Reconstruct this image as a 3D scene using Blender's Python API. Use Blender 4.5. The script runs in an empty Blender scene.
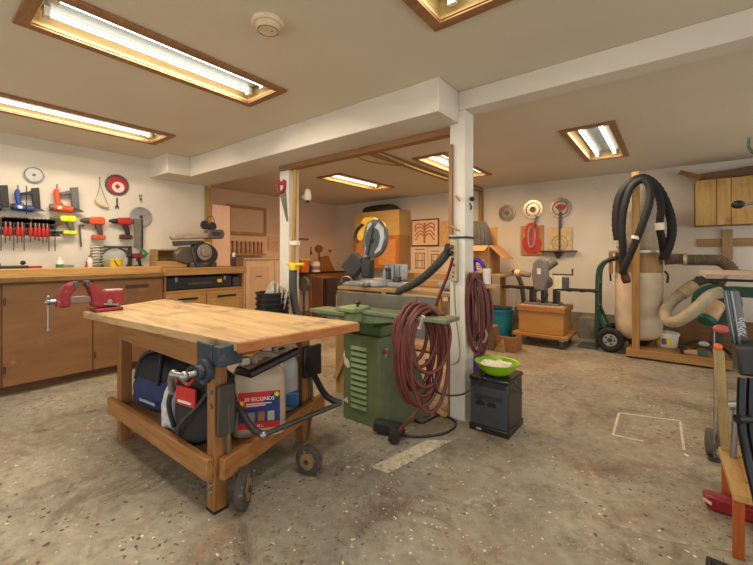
import bpy, bmesh, math, random
from mathutils import Vector, Matrix, Euler
random.seed(7)
SC = bpy.context.scene
COL = SC.collection
PI = math.pi
# ------------------------------------------------------------------ camera model
YAW = math.radians(37.82); F = 378.0; CX = 376.5; HY = 256.0; CAMH = 1.2
FW = (-math.sin(YAW), math.cos(YAW)); RT = (math.cos(YAW), math.sin(YAW))
def ray(px, py):
    u = (px-CX)/F
    return (FW[0]+RT[0]*u, FW[1]+RT[1]*u, (HY-py)/F)
def onZ(px, py, z=0.0):
    d = ray(px, py); t = (z-CAMH)/d[2]; return Vector((d[0]*t, d[1]*t, z))
def onX(px, py, x):
    d = ray(px, py); t = x/d[0]; return Vector((x, d[1]*t, CAMH+d[2]*t))
def onY(px, py, y):
    d = ray(px, py); t = y/d[1]; return Vector((d[0]*t, y, CAMH+d[2]*t))
def onD(px, py, t):
    d = ray(px, py); return Vector((d[0]*t, d[1]*t, CAMH+d[2]*t))
XW = -5.1; XF = -6.3; YB = 6.5; ZC = 2.4
# ------------------------------------------------------------------ materials
def lin(c):
    return tuple((v/255/12.92 if v/255 <= .04045 else ((v/255+.055)/1.055)**2.4) for v in c)+(1,)
def nodes(name):
    m = bpy.data.materials.new(name); m.use_nodes = True
    nt = m.node_tree; return m, nt, nt.nodes['Principled BSDF']
def N(nt, t, **k):
    n = nt.nodes.new(t)
    for a, b in k.items():
        if a in n.inputs: n.inputs[a].default_value = b
        else: setattr(n, a, b)
    return n
def ramp(nt, stops):
    r = nt.nodes.new('ShaderNodeValToRGB'); e = r.color_ramp.elements
    while len(e) < len(stops): e.new(.5)
    for i, (p, c) in enumerate(stops): e[i].position = p; e[i].color = c
    return r
def mix(nt, fac, a, b, mode='MIX'):
    m = nt.nodes.new('ShaderNodeMix'); m.data_type = 'RGBA'; m.blend_type = mode
    for sock, v in ((m.inputs[0], fac), (m.inputs[6], a), (m.inputs[7], b)):
        if hasattr(v, 'links'): nt.links.new(v, sock)
        else: sock.default_value = v
    return m.outputs[2]
_mc = {}
def mat(c, rough=.6, metal=0.0, var=.12, scale=14, bump=.05, dirt=None, dirtamt=.0):
    key = (c, rough, metal, var, scale, bump, dirt, dirtamt)
    if key in _mc: return _mc[key]
    m, nt, b = nodes('paint_%02x%02x%02x' % c)
    tc = N(nt, 'ShaderNodeTexCoord')
    no = N(nt, 'ShaderNodeTexNoise', Scale=scale, Detail=5.0); nt.links.new(tc.outputs['Object'], no.inputs['Vector'])
    l = lin(c); dk = tuple(v*(1-var*1.6) for v in l[:3])+(1,); br = tuple(min(1, v*(1+var)) for v in l[:3])+(1,)
    r = ramp(nt, [(.3, dk), (.7, br)]); nt.links.new(no.outputs['Fac'], r.inputs['Fac'])
    out = r.outputs['Color']
    if dirt:
        n2 = N(nt, 'ShaderNodeTexNoise', Scale=scale*.6, Detail=8.0, Roughness=.7); nt.links.new(tc.outputs['Object'], n2.inputs['Vector'])
        r2 = ramp(nt, [(.56-dirtamt*.2, (0, 0, 0, 1)), (.61-dirtamt*.2, (1, 1, 1, 1))]); nt.links.new(n2.outputs['Fac'], r2.inputs['Fac'])
        out = mix(nt, r2.outputs['Color'], out, lin(dirt))
    nt.links.new(out, b.inputs['Base Color'])
    b.inputs['Roughness'].default_value = rough; b.inputs['Metallic'].default_value = metal
    if bump:
        bp = N(nt, 'ShaderNodeBump', Strength=bump, Distance=.01); nt.links.new(no.outputs['Fac'], bp.inputs['Height']); nt.links.new(bp.outputs['Normal'], b.inputs['Normal'])
    _mc[key] = m; return m
def soft(c, k=.95):
    l = .35*c[0]+.5*c[1]+.15*c[2]
    return tuple(int(max(0, min(255, (l+(v-l)*k)*.90*g))) for v, g in zip(c, (.98, 1.035, .97)))
def wood(c1, c2, axis='x', scale=3.0, rough=.55, dirt=None, dirtamt=0.2, stretch=12):
    key = ('w', c1, c2, axis, scale, rough, dirt, dirtamt, stretch)
    if key in _mc: return _mc[key]
    c1 = soft(c1); c2 = soft(c2)
    m, nt, b = nodes('wood_%02x%02x%02x' % c1)
    tc = N(nt, 'ShaderNodeTexCoord'); mp = N(nt, 'ShaderNodeMapping')
    s = {'x': (1, stretch, stretch), 'y': (stretch, 1, stretch), 'z': (stretch, stretch, 1)}[axis]
    mp.inputs['Scale'].default_value = s
    nt.links.new(tc.outputs['Object'], mp.inputs['Vector'])
    no = N(nt, 'ShaderNodeTexNoise', Scale=scale, Detail=6.0, Roughness=.62, Distortion=.6); nt.links.new(mp.outputs['Vector'], no.inputs['Vector'])
    r = ramp(nt, [(.3, lin(c2)), (.68, lin(c1))]); nt.links.new(no.outputs['Fac'], r.inputs['Fac'])
    out = r.outputs['Color']
    if dirt:
        n2 = N(nt, 'ShaderNodeTexNoise', Scale=5.0, Detail=9.0, Roughness=.72); nt.links.new(tc.outputs['Object'], n2.inputs['Vector'])
        r2 = ramp(nt, [(.53-dirtamt*.2, (0, 0, 0, 1)), (.66-dirtamt*.2, (.75, .75, .75, 1))]); nt.links.new(n2.outputs['Fac'], r2.inputs['Fac'])
        out = mix(nt, r2.outputs['Color'], out, lin(dirt))
    nt.links.new(out, b.inputs['Base Color']); b.inputs['Roughness'].default_value = rough
    bp = N(nt, 'ShaderNodeBump', Strength=.12, Distance=.01); nt.links.new(no.outputs['Fac'], bp.inputs['Height']); nt.links.new(bp.outputs['Normal'], b.inputs['Normal'])
    _mc[key] = m; return m
def emis(c, s):
    m, nt, b = nodes('glowing_tube')
    c = tuple(int(255-(255-v)*.35) for v in c)
    b.inputs['Emission Color'].default_value = lin(c); b.inputs['Emission Strength'].default_value = s
    return m
# common
BLACK = mat((24, 24, 26), .45); RUBBER = mat((30, 29, 28), .8); STEEL = mat((150, 150, 150), .35, .85); DSTEEL = mat((80, 80, 82), .45, .7)
BRASS = mat((190, 150, 80), .4, .8); WHITE = mat((225, 220, 208), .55, var=.05); RED = mat((165, 28, 26), .45); DRED = mat((120, 22, 24), .45)
ORANGE = mat((214, 78, 38), .45); YELLOW = mat((228, 200, 50), .5); LIME = mat((205, 214, 40), .5); BLUE = mat((36, 66, 140), .45)
PINE = wood((206, 158, 98), (172, 118, 62)); PINEZ = wood((200, 148, 88), (165, 108, 55), 'z'); PINEY = wood((206, 158, 98), (172, 118, 62), 'y')
OAKX = wood((176, 116, 62), (136, 82, 40)); OAKY = wood((176, 116, 62), (136, 82, 40), 'y'); OAKZ = wood((176, 116, 62), (136, 82, 40), 'z')
PLYX = wood((196, 138, 84), (170, 108, 62), 'x', 1.5, stretch=5); PLYZ = wood((168, 112, 68), (140, 88, 52), 'x', 1.4, stretch=4, dirt=(178, 140, 104), dirtamt=-.15)
FRAMEW = wood((186, 128, 86), (146, 92, 58)); GREEN = mat((88, 98, 66), .55, dirt=(176, 172, 140), dirtamt=-.35)
GREY = mat((130, 130, 130), .5, .3); LGREY = mat((165, 165, 165), .5); DGREY = mat((62, 64, 66), .6)
CARD = mat((186, 138, 90), .8, var=.06)
# ------------------------------------------------------------------ mesh builder
class MB:
    def __init__(s): s.bm = bmesh.new(); s.M = Matrix.Identity(4)
    def at(s, loc=(0, 0, 0), rot=(0, 0, 0)):
        s.M = Matrix.Translation(loc) @ Euler(rot).to_matrix().to_4x4(); return s
    def v(s, p): return s.bm.verts.new(s.M @ Vector(p))
    def f(s, vs):
        try: return s.bm.faces.new(vs)
        except ValueError: return None
    def box(s, x0, x1, y0, y1, z0, z1):
        p = [s.v((x, y, z)) for z in (z0, z1) for x, y in ((x0, y0), (x1, y0), (x1, y1), (x0, y1))]
        for q in ((3, 2, 1, 0), (4, 5, 6, 7), (0, 1, 5, 4), (1, 2, 6, 5), (2, 3, 7, 6), (3, 0, 4, 7)): s.f([p[i] for i in q])
        return s
    def hexa(s, b, t):
        b = [s.v(p) for p in b]; t = [s.v(p) for p in t]; n = len(b)
        s.f(b[::-1]); s.f(t)
        for i in range(n): s.f([b[i], b[(i+1) % n], t[(i+1) % n], t[i]])
        return s
    def bar(s, p0, p1, w, h, up=(0, 0, 1)):
        p0 = Vector(p0); p1 = Vector(p1); d = (p1-p0).normalized(); u = Vector(up)
        if abs(d.dot(u)) > .98: u = Vector((1, 0, 0))
        a = d.cross(u).normalized(); b = a.cross(d).normalized()
        q = lambda p: [p+a*i*w/2+b*j*h/2 for i, j in ((-1, -1), (1, -1), (1, 1), (-1, 1))]
        return s.hexa(q(p0), q(p1))
    def rings(s, rr, cap=True, closed=False):
        rr = [[s.v(p) for p in r] for r in rr]; n = len(rr[0]); m = len(rr)
        for i in range(m if closed else m-1):
            a = rr[i]; b = rr[(i+1) % m]
            for j in range(n):
                fc = s.f([a[j], a[(j+1) % n], b[(j+1) % n], b[j]])
                if fc: fc.smooth = True
        if cap and not closed: s.f(rr[0][::-1]); s.f(rr[-1])
        return s
    def tube(s, pts, r, n=8, closed=False, spline=True, steps=6, rib=None):
        pts = [Vector(p) for p in pts]; m = len(pts)
        if spline and m > 2:
            out = []
            for i in range(m if closed else m-1):
                g = lambda k: pts[k % m] if closed else pts[max(0, min(m-1, k))]
                a, b, c, d = g(i-1), g(i), g(i+1), g(i+2)
                for k in range(steps):
                    t = k/steps
                    out.append(.5*((2*b)+(c-a)*t+(2*a-5*b+4*c-d)*t*t+(3*b-a-3*c+d)*t**3))
            if not closed: out.append(pts[-1])
            pts = out; m = len(pts)
        rr = []; prev = None
        for i, p in enumerate(pts):
            d = (pts[(i+1) % m]-pts[i-1]) if closed else (pts[min(m-1, i+1)]-pts[max(0, i-1)])
            if d.length < 1e-9: d = Vector((0, 0, 1))
            d.normalize()
            if prev is None:
                u = Vector((0, 0, 1)) if abs(d.z) < .9 else Vector((1, 0, 0)); a = d.cross(u).normalized()
            else: a = (prev-d*prev.dot(d)).normalized()
            prev = a; b = d.cross(a)
            rad = r[min(len(r)-1, i*len(r)//m)] if isinstance(r, (list, tuple)) else r
            if rib: rad = rad*(1+rib*(1 if i % 2 else -1))
            rr.append([p+(a*math.cos(2*PI*j/n)+b*math.sin(2*PI*j/n))*rad for j in range(n)])
        return s.rings(rr, closed=closed)
    def cyl(s, p0, p1, r, r2=None, n=20):
        p0 = Vector(p0); p1 = Vector(p1); d = (p1-p0).normalized()
        u = Vector((0, 0, 1)) if abs(d.z) < .9 else Vector((1, 0, 0)); a = d.cross(u).normalized(); b = d.cross(a)
        r2 = r if r2 is None else r2
        return s.rings([[p+(a*math.cos(2*PI*j/n)+b*math.sin(2*PI*j/n))*q for j in range(n)] for p, q in ((p0, r), (p1, r2))])
    def lathe(s, prof, c=(0, 0, 0), n=28, cap=True, sx=1, sy=1):
        c = Vector(c)
        return s.rings([[c+Vector((math.cos(2*PI*j/n)*r*sx, math.sin(2*PI*j/n)*r*sy, z)) for j in range(n)] for r, z in prof], cap=cap)
    def ball(s, c, r, n=14, sq=(1, 1, 1)):
        c = Vector(c); m = n//2
        return s.rings([[c+Vector((math.cos(2*PI*j/n)*math.sin(PI*(i+.02)/(m+.04))*sq[0], math.sin(2*PI*j/n)*math.sin(PI*(i+.02)/(m+.04))*sq[1], -math.cos(PI*(i+.02)/(m+.04))*sq[2]))*r for j in range(n)] for i in range(m+1)])
    def prism(s, poly, y0, y1):          # polygon in local XZ, extruded along Y
        a = [s.v((x, y0, z)) for x, z in poly]; b = [s.v((x, y1, z)) for x, z in poly]; n = len(poly)
        s.f(a); s.f(b[::-1])
        for i in range(n): s.f([a[(i+1) % n], a[i], b[i], b[(i+1) % n]])
        return s
    def slab(s, poly, z0, z1):           # polygon in XY, extruded along Z
        return s.hexa([(x, y, z0) for x, y in poly], [(x, y, z1) for x, y in poly])
    def disc(s, r, y0, y1, c=(0, 0), n=40, teeth=0, hole=0):   # upright disc facing -Y
        pl = []
        k = teeth*2 if teeth else n
        for i in range(k):
            q = r*(1.0 if not teeth or i % 2 else .93); a = 2*PI*i/k
            pl.append((c[0]+q*math.cos(a), c[1]+q*math.sin(a)))
        return s.prism(pl, y0, y1)
    def ring(s, r0, r1, y0, y1, c=(0, 0), n=36, sx=1, sz=1):
        rr = []
        for i in range(n):
            a = 2*PI*i/n; ca, sa = math.cos(a)*sx, math.sin(a)*sz
            rr.append([(c[0]+r0*ca, y0, c[1]+r0*sa), (c[0]+r1*ca, y0, c[1]+r1*sa), (c[0]+r1*ca, y1, c[1]+r1*sa), (c[0]+r0*ca, y1, c[1]+r0*sa)])
        return s.rings(rr, closed=True)
    def build(s, name, m, parent=None, bev=0.0, flat=False):
        bmesh.ops.recalc_face_normals(s.bm, faces=s.bm.faces)
        me = bpy.data.meshes.new(name); s.bm.to_mesh(me); s.bm.free()
        me.materials.append(m)
        if not flat:
            for p in me.polygons: p.use_smooth = True
            me.set_sharp_from_angle(angle=math.radians(38))
        o = bpy.data.objects.new(name, me); COL.objects.link(o)
        if parent: o.parent = parent
        if bev:
            b = o.modifiers.new('bevel', 'BEVEL'); b.width = bev; b.segments = 2; b.limit_method = 'ANGLE'; b.angle_limit = math.radians(40)
        return o
def tag(o, label, cat, group=None):
    o['label'] = label; o['category'] = cat
    if group: o['group'] = group
    return o
def T(name, label, cat, loc=(0, 0, 0), rz=0, group=None, rot=None):
    o = bpy.data.objects.new(name, None); COL.objects.link(o); o.location = loc
    o.rotation_euler = rot or (0, 0, rz); o.empty_display_size = .05
    return tag(o, label, cat, group)
def solo(name, mb, m, label, cat, loc=(0, 0, 0), rz=0, group=None, bev=0, rot=None):
    o = mb.build(name, m, None, bev); o.location = loc; o.rotation_euler = rot or (0, 0, rz)
    return tag(o, label, cat, group)
def struct(name, mb, m, bev=0):
    o = mb.build(name, m, None, bev); o['kind'] = 'structure'; return o
def text(parent, name, s, loc, size, m, rot=(PI/2, 0, 0), label=None, ext=.0006):
    cu = bpy.data.curves.new(name, 'FONT'); cu.body = s; cu.size = size; cu.extrude = ext; cu.align_x = 'CENTER'; cu.align_y = 'CENTER'
    t = bpy.data.objects.new(name+'_t', cu); me = bpy.data.meshes.new_from_object(t); bpy.data.objects.remove(t)
    me.materials.clear(); me.materials.append(m)
    o = bpy.data.objects.new(name, me); COL.objects.link(o); o.parent = parent; o.location = loc; o.rotation_euler = rot
    return o
RZL = PI/2     # things on the left wall face +X
# ------------------------------------------------------------------ surfaces
def wall_mat():
    m, nt, b = nodes('wall_paint')
    tc = N(nt, 'ShaderNodeTexCoord')
    n1 = N(nt, 'ShaderNodeTexNoise', Scale=1.3, Detail=6.0); nt.links.new(tc.outputs['Object'], n1.inputs['Vector'])
    r = ramp(nt, [(.3, lin((202, 195, 182))), (.7, lin((218, 212, 200)))]); nt.links.new(n1.outputs['Fac'], r.inputs['Fac'])
    n2 = N(nt, 'ShaderNodeTexNoise', Scale=60.0, Detail=3.0); nt.links.new(tc.outputs['Object'], n2.inputs['Vector'])
    n3 = N(nt, 'ShaderNodeTexVoronoi', Scale=4.0); nt.links.new(tc.outputs['Object'], n3.inputs['Vector'])
    r3 = ramp(nt, [(.018, (1, 1, 1, 1)), (.024, (0, 0, 0, 1))]); nt.links.new(n3.outputs['Distance'], r3.inputs['Fac'])
    out = mix(nt, r3.outputs['Color'], r.outputs['Color'], lin((120, 108, 92)))
    nt.links.new(out, b.inputs['Base Color']); b.inputs['Roughness'].default_value = .75
    bp = N(nt, 'ShaderNodeBump', Strength=.06, Distance=.01); nt.links.new(n2.outputs['Fac'], bp.inputs['Height']); nt.links.new(bp.outputs['Normal'], b.inputs['Normal'])
    return m
def ceil_mat():
    m, nt, b = nodes('ceiling_paint')
    tc = N(nt, 'ShaderNodeTexCoord')
    n1 = N(nt, 'ShaderNodeTexNoise', Scale=1.0, Detail=4.0); nt.links.new(tc.outputs['Object'], n1.inputs['Vector'])
    r = ramp(nt, [(.3, lin((206, 198, 180))), (.7, lin((214, 206, 188)))]); nt.links.new(n1.outputs['Fac'], r.inputs['Fac'])
    n2 = N(nt, 'ShaderNodeTexNoise', Scale=90.0, Detail=4.0); nt.links.new(tc.outputs['Object'], n2.inputs['Vector'])
    nt.links.new(r.outputs['Color'], b.inputs['Base Color']); b.inputs['Roughness'].default_value = .85
    bp = N(nt, 'ShaderNodeBump', Strength=.12, Distance=.01); nt.links.new(n2.outputs['Fac'], bp.inputs['Height']); nt.links.new(bp.outputs['Normal'], b.inputs['Normal'])
    return m
def floor_mat():
    m, nt, b = nodes('worn_concrete')
    tc = N(nt, 'ShaderNodeTexCoord'); V = tc.outputs['Object']
    def noise(sc, det=8.0, ro=.6, dist=0.0, off=0):
        mp = N(nt, 'ShaderNodeMapping'); mp.inputs['Location'].default_value = (off, off*.7, 0); nt.links.new(V, mp.inputs['Vector'])
        n = N(nt, 'ShaderNodeTexNoise', Scale=sc, Detail=det, Roughness=ro, Distortion=dist); nt.links.new(mp.outputs['Vector'], n.inputs['Vector']); return n.outputs['Fac']
    def rp(src, stops):
        r = ramp(nt, stops); nt.links.new(src, r.inputs['Fac']); return r.outputs['Color']
    W = lambda v: (v, v, v, 1)
    base = rp(noise(.9, 8, .65, .4), [(.32, lin((116, 108, 92))), (.5, lin((142, 135, 117))), (.68, lin((160, 154, 136)))])
    warm = mix(nt, rp(noise(1.6, 9, .7, .6, 5), [(.50, W(0)), (.66, W(.65))]), base, lin((134, 104, 80)))
    grey = mix(nt, rp(noise(.7, 6, .6, .3, 9), [(.48, W(0)), (.64, W(.7))]), warm, lin((134, 132, 122)))
    dark = mix(nt, rp(noise(2.6, 10, .75, .8, 13), [(.52, W(0)), (.64, W(.6))]), grey, lin((84, 72, 60)))
    dark = mix(nt, rp(noise(3.3, 10, .8, 1.0, 33), [(.55, W(0)), (.63, W(.55))]), dark, lin((112, 70, 56)))
    mott = mix(nt, .6, dark, rp(noise(18, 8, .7, 0, 3), [(.3, W(.28)), (.7, W(.75))]), 'OVERLAY')
    # worn pale paint patches
    pale = mix(nt, rp(noise(5, 10, .78, 1.2, 21), [(.60, W(0)), (.64, W(.55))]), mott, lin((176, 166, 146)))
    # sawdust / paint specks
    def specks(sc, size, gate_sc, lo, col, src, off):
        mp = N(nt, 'ShaderNodeMapping'); mp.inputs['Location'].default_value = (off, off, 0); nt.links.new(V, mp.inputs['Vector'])
        wn = N(nt, 'ShaderNodeTexNoise', Scale=sc*.9, Detail=3.0); nt.links.new(mp.outputs['Vector'], wn.inputs['Vector'])
        va = N(nt, 'ShaderNodeVectorMath', operation='MULTIPLY_ADD'); va.inputs[1].default_value = (.05, .05, 0); nt.links.new(wn.outputs['Color'], va.inputs[0]); nt.links.new(mp.outputs['Vector'], va.inputs[2]); mp = va
        vo = N(nt, 'ShaderNodeTexVoronoi', Scale=sc, Randomness=1.0); nt.links.new(va.outputs['Vector'], vo.inputs['Vector'])
        s1 = rp(vo.outputs['Distance'], [(size, W(1)), (size*1.25, W(0))])
        g = rp(noise(gate_sc, 4, .6, 0, off), [(lo, W(0)), (lo+.05, W(1))])
        mm = N(nt, 'ShaderNodeMath', operation='MULTIPLY'); nt.links.new(s1, mm.inputs[0]); nt.links.new(g, mm.inputs[1])
        return mix(nt, mm.outputs[0], src, lin(col))
    c = specks(17, .11, 1.4, .54, (214, 206, 188), pale, 2)
    c = specks(60, .15, 1.9, .54, (190, 180, 160), c, 6)
    c = specks(16, .13, .8, .48, (84, 66, 54), c, 11)
    c = specks(34, .14, 1.0, .50, (130, 78, 62), c, 17)
    c = specks(40, .16, 1.0, .49, (78, 70, 60), c, 27)
    nt.links.new(c, b.inputs['Base Color'])
    b.inputs['Roughness'].default_value = .62
    bp = N(nt, 'ShaderNodeBump', Strength=.15, Distance=.01); nt.links.new(noise(30), bp.inputs['Height']); nt.links.new(bp.outputs['Normal'], b.inputs['Normal'])
    return m
WALL = wall_mat(); CEIL = ceil_mat(); FLOOR = floor_mat()
CONC = mat((128, 120, 104), .85, var=.25, scale=7, bump=.3, dirt=(178, 172, 158), dirtamt=-.25)
POSTM = mat((214, 210, 200), .6, var=.05, scale=6, dirt=(120, 108, 92), dirtamt=-.6)
struct('floor', MB().box(-6.45, 3.2, -2.6, 6.65, -.1, 0), FLOOR)
# fixtures: x0,x1,y0,y1, colour, watts
FIX = [(-2.64, -2.18, .38, 1.76, (255, 238, 212), 24, 'long recessed tube light nearest the smoke detector over the workbench'),
       (-4.35, -3.87, .30, 1.74, (255, 236, 208), 22, 'long recessed tube light near the ceiling edge of the tool wall'),
       (-.98, -.50, .40, 1.77, (255, 240, 218), 13, 'recessed tube light cut off by the top of the picture'),
       (-2.50, -2.05, 3.92, 5.40, (255, 204, 146), 28, 'recessed tube light partly hidden behind the white support post'),
       (-4.25, -3.76, 3.98, 5.36, (255, 192, 130), 27, 'recessed tube light over the back room corner with wall cabinets'),
       (-.84, -.38, 3.92, 5.38, (255, 234, 206), 19, 'square looking recessed tube light above the bag dust collector')]
INS = .06
xs = sorted({-6.45, 3.2} | {f[0]+INS for f in FIX} | {f[1]-INS for f in FIX}); ys = sorted({-2.6, 6.65} | {f[2]+INS for f in FIX} | {f[3]-INS for f in FIX})
mb = MB()
for i in range(len(xs)-1):
    for j in range(len(ys)-1):
        cx, cy = (xs[i]+xs[i+1])/2, (ys[j]+ys[j+1])/2
        if any(f[0]+INS < cx < f[1]-INS and f[2]+INS < cy < f[3]-INS for f in FIX): continue
        mb.f([mb.v(q) for q in ((xs[i], ys[j], ZC), (xs[i], ys[j+1], ZC), (xs[i+1], ys[j+1], ZC), (xs[i+1], ys[j], ZC))])
bmesh.ops.remove_doubles(mb.bm, verts=mb.bm.verts, dist=1e-5)
struct('ceiling', mb, CEIL)
struct('wall_left', MB().box(XW-.12, XW, -2.6, 2.78, 0, ZC), WALL)
struct('wall_recess', MB().box(XF, XW-.12, 2.66, 2.78, 0, ZC), WALL)
WARMLIT_WALL = mat((224, 196, 172), .75, var=.03, scale=2)  # warm cast of the back tube lights tinted into the wall colour
struct('wall_far_left', MB().box(XF-.12, XF, 2.66, YB+.15, 0, ZC), WARMLIT_WALL)
struct('wall_back', MB().box(XF, 3.2, YB, YB+.12, .34, ZC), WALL)
struct('trim_1', MB().box(XF, 3.2, YB-.03, YB+.12, 0, .34), CONC)                 # bare concrete foot of the back wall
struct('trim_2', MB().box(-1.06, -.86, YB-.30, YB-.03, 0, .30), CONC, .01)
# beams and posts
struct('trim_3', MB().box(XW, -1.22, 2.25, 2.70, 2.17, ZC), WALL, .006)
struct('trim_4', MB().box(XW, -4.62, 1.98, 2.25, 2.17, ZC), WALL, .006)
struct('trim_5', MB().box(-1.22, 3.2, 2.55, 2.70, 2.26, ZC), WALL, .006)
struct('trim_6', MB().box(-3.34, -1.29, 2.58, 2.66, 2.115, 2.17), FRAMEW, .003)
struct('trim_7', MB().box(-1.29, -1.17, 2.55, 2.70, 0, 2.26), POSTM, .004)
struct('trim_8', MB().box(-3.35, -3.20, 2.60, 2.74, 0, 2.17), POSTM, .004)
struct('trim_9', MB().box(XW-.01, XW+.03, 2.68, 2.76, 1.0, 2.17), wood((196, 150, 84), (160, 112, 56), 'z'), .003)
struct('trim_10', MB().box(-5.13, -5.09, 2.78, 3.06, 0, 1.93), mat((226, 190, 164), .7, var=.03), .004)
# ceiling lights
for i, (x0, x1, y0, y1, c, w, lab) in enumerate(FIX):
    cx, cy = (x0+x1)/2, (y0+y1)/2
    t = T('ceiling_light', lab, 'ceiling light', (cx, cy, ZC), 0, 'recessed wooden framed ceiling lights')
    hx, hy = (x1-x0)/2, (y1-y0)/2; ix, iy = hx-INS, hy-INS
    mb = MB(); z0, z1 = -.018, 0
    mb.box(-hx, hx, -hy, -iy, z0, z1).box(-hx, hx, iy, hy, z0, z1).box(-hx, -ix, -iy, iy, z0, z1).box(ix, hx, -iy, iy, z0, z1)
    mb.build('frame', FRAMEW, t, .003)
    mb = MB(); k = .012
    mb.box(-ix-k, -ix, -iy-k, iy+k, -.01, .16).box(ix, ix+k, -iy-k, iy+k, -.01, .16).box(-ix, ix, -iy-k, -iy, -.01, .16).box(-ix, ix, iy, iy+k, -.01, .16)
    mb.box(-ix-k, ix+k, -iy-k, iy+k, .16, .17)
    mb.build('recess_box', wood((226, 184, 128), (206, 158, 100), 'y'), t)
    for q in (-.35, .12, .55): MB().box(-ix, ix, q*iy*1.6-.018, q*iy*1.6+.018, .11, .155).build('crosspiece', PINE, t)
    MB().box(-.115, ix-.002, -iy+.03, iy-.03, .062, .10).build('reflector', mat((120, 126, 116), .5, var=.02), t)
    for s in (-.088, .088):
        tb_ = MB().cyl((s, -iy+.06, .036), (s, iy-.06, .036), .015, n=14).build('tube', emis(c, 6), t)
        for e0 in (-iy+.035, iy-.06): MB().box(s-.02, s+.02, e0, e0+.025, .012, .066).build('tube_holder', WHITE, tb_)
        l = bpy.data.lights.new('tube_glow', 'AREA'); l.shape = 'RECTANGLE'; l.size = .026; l.size_y = (iy-.07)*2; l.energy = w*.62; l.color = lin(c)[:3]
        lo = bpy.data.objects.new('tube_glow', l); COL.objects.link(lo); lo.location = (cx+s, cy, ZC+.0165)
# smoke detector
p = onZ(268, 22, ZC)
t = T('smoke_detector', 'round cream smoke detector on the white ceiling', 'smoke detector', p)
MB().lathe([(.082, 0), (.082, -.012), (.075, -.02)]).build('base', mat((222, 206, 176), .5), t)
MB().lathe([(.066, -.018), (.064, -.03), (.055, -.045), (.03, -.05)]).build('cover', mat((214, 196, 164), .5), t)
MB().ring(.048, .052, -.001, .001).at().build('vent_ring', mat((120, 100, 76), .6), t)
t.children[-1].rotation_euler = (PI/2, 0, 0); t.children[-1].location = (0, 0, -.046)
MB().ball((.02, .01, -.049), .005).build('test_light', RED, t)
# ceiling conduit running to the back wall
t = T('ceiling_conduit', 'brown wooden cable conduit running along the ceiling to the back wall', 'conduit', (-2.66, 3.0, ZC))
MB().box(-.035, .035, 0, 3.49, -.06, -.002).build('run', wood((176, 134, 88), (140, 100, 60), 'y'), t, .004)
MB().box(-.035, .035, 3.43, 3.49, -.95, -.05).build('drop', wood((176, 134, 88), (140, 100, 60), 'z'), t, .004)
MB().tube([(.05, .1, -.015), (.05, 1.2, -.06), (.055, 2.4, -.05), (.05, 3.4, -.04)], .011).build('cable', mat((190, 160, 110), .5), t)
MB().tube([(-.1, 0, -.012), (-.08, .25, -.11), (-.05, .7, -.09), (-.045, 1.1, -.03)], .008).build('cable', mat((150, 110, 70), .5), t)
# chalk / paint marks on floor
PAINT = mat((190, 182, 160), .8, var=.2, scale=25, bump=0, dirt=(146, 136, 116), dirtamt=0.15)
def floor_poly(name, pts, m, label, cat, z=.0025):
    w = [onZ(*p) for p in pts]; c = sum(w, Vector())/len(w)
    mb = MB(); mb.f([mb.v((q.x-c.x, q.y-c.y, 0)) for q in w])
    return solo(name, mb, m, label, cat, (c.x, c.y, z))
floor_poly('floor_stripe', [(371, 467), (428, 440), (452, 441), (388, 474)], PAINT, 'pale strip of bare filler on the floor before the white post', 'floor mark')
mb = MB(); q = [onZ(*p) for p in ((619, 413), (680, 421), (684, 450), (613, 435))]; c = sum(q, Vector())/4
for a, b in ((0, 1), (1, 2), (3, 0)):
    mb.bar((q[a]-c), (q[b]-c), .015, .002)
mb.bar(q[3]-c, q[3]-c+(q[2]-q[3])*.45, .014, .002)
solo('chalk_square', mb, mat((204, 196, 176), .8, var=.15, scale=25, bump=0), 'faint chalk outline of a square on the grey floor', 'floor mark', (c.x, c.y, .0015))
mb = MB(); w = [onZ(*p)+Vector((0, 0, .002)) for p in ((612, 522), (650, 535), (700, 545), (742, 550))]; c = w[0]
mb.tube([p-c for p in w], .014, n=4); o = solo('floor_crack_filler', mb, mat((164, 154, 134), .8, var=.25, scale=20, bump=0, dirt=(140, 130, 112), dirtamt=.3), 'long pale line of crack filler across the near floor', 'floor mark', (c.x, c.y, .001)); o.scale = (1, 1, .1)
# wood chips and crumbs (nobody could count them)
mb = MB()
def chip(x, y, s):
    a = random.uniform(0, 6.28); mb.at((x, y, .0015+s*.12), (random.uniform(-.2, .2), random.uniform(-.2, .2), a))
    w, h = s*random.uniform(.5, 1.3), s*random.uniform(.3, .8)
    vs = [mb.v((w*math.cos(k*1.2566+random.uniform(-.2, .2)), h*math.sin(k*1.2566), 0)) for k in range(5)]; mb.f(vs)
for n, (ax, ay, sx, sy) in ((300, (-1.0, 1.3, .6, .4)), (110, (-2.6, .4, .7, .4)), (60, (-.9, 1.9, .9, .5)), (160, (-1.6, 3.7, .8, .9)), (60, (0, 1.4, .5, .5))):
    for _ in range(n): chip(random.gauss(ax, sx), random.gauss(ay, sy), random.uniform(.003, .010)*(1.5 if random.random() < .08 else .9))
o = mb.build('wood_chips', mat((222, 212, 190), .8, bump=0), None); o['kind'] = 'stuff'; tag(o, 'scattered pale wood chips and crumbs on the concrete floor', 'wood chips')
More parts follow.
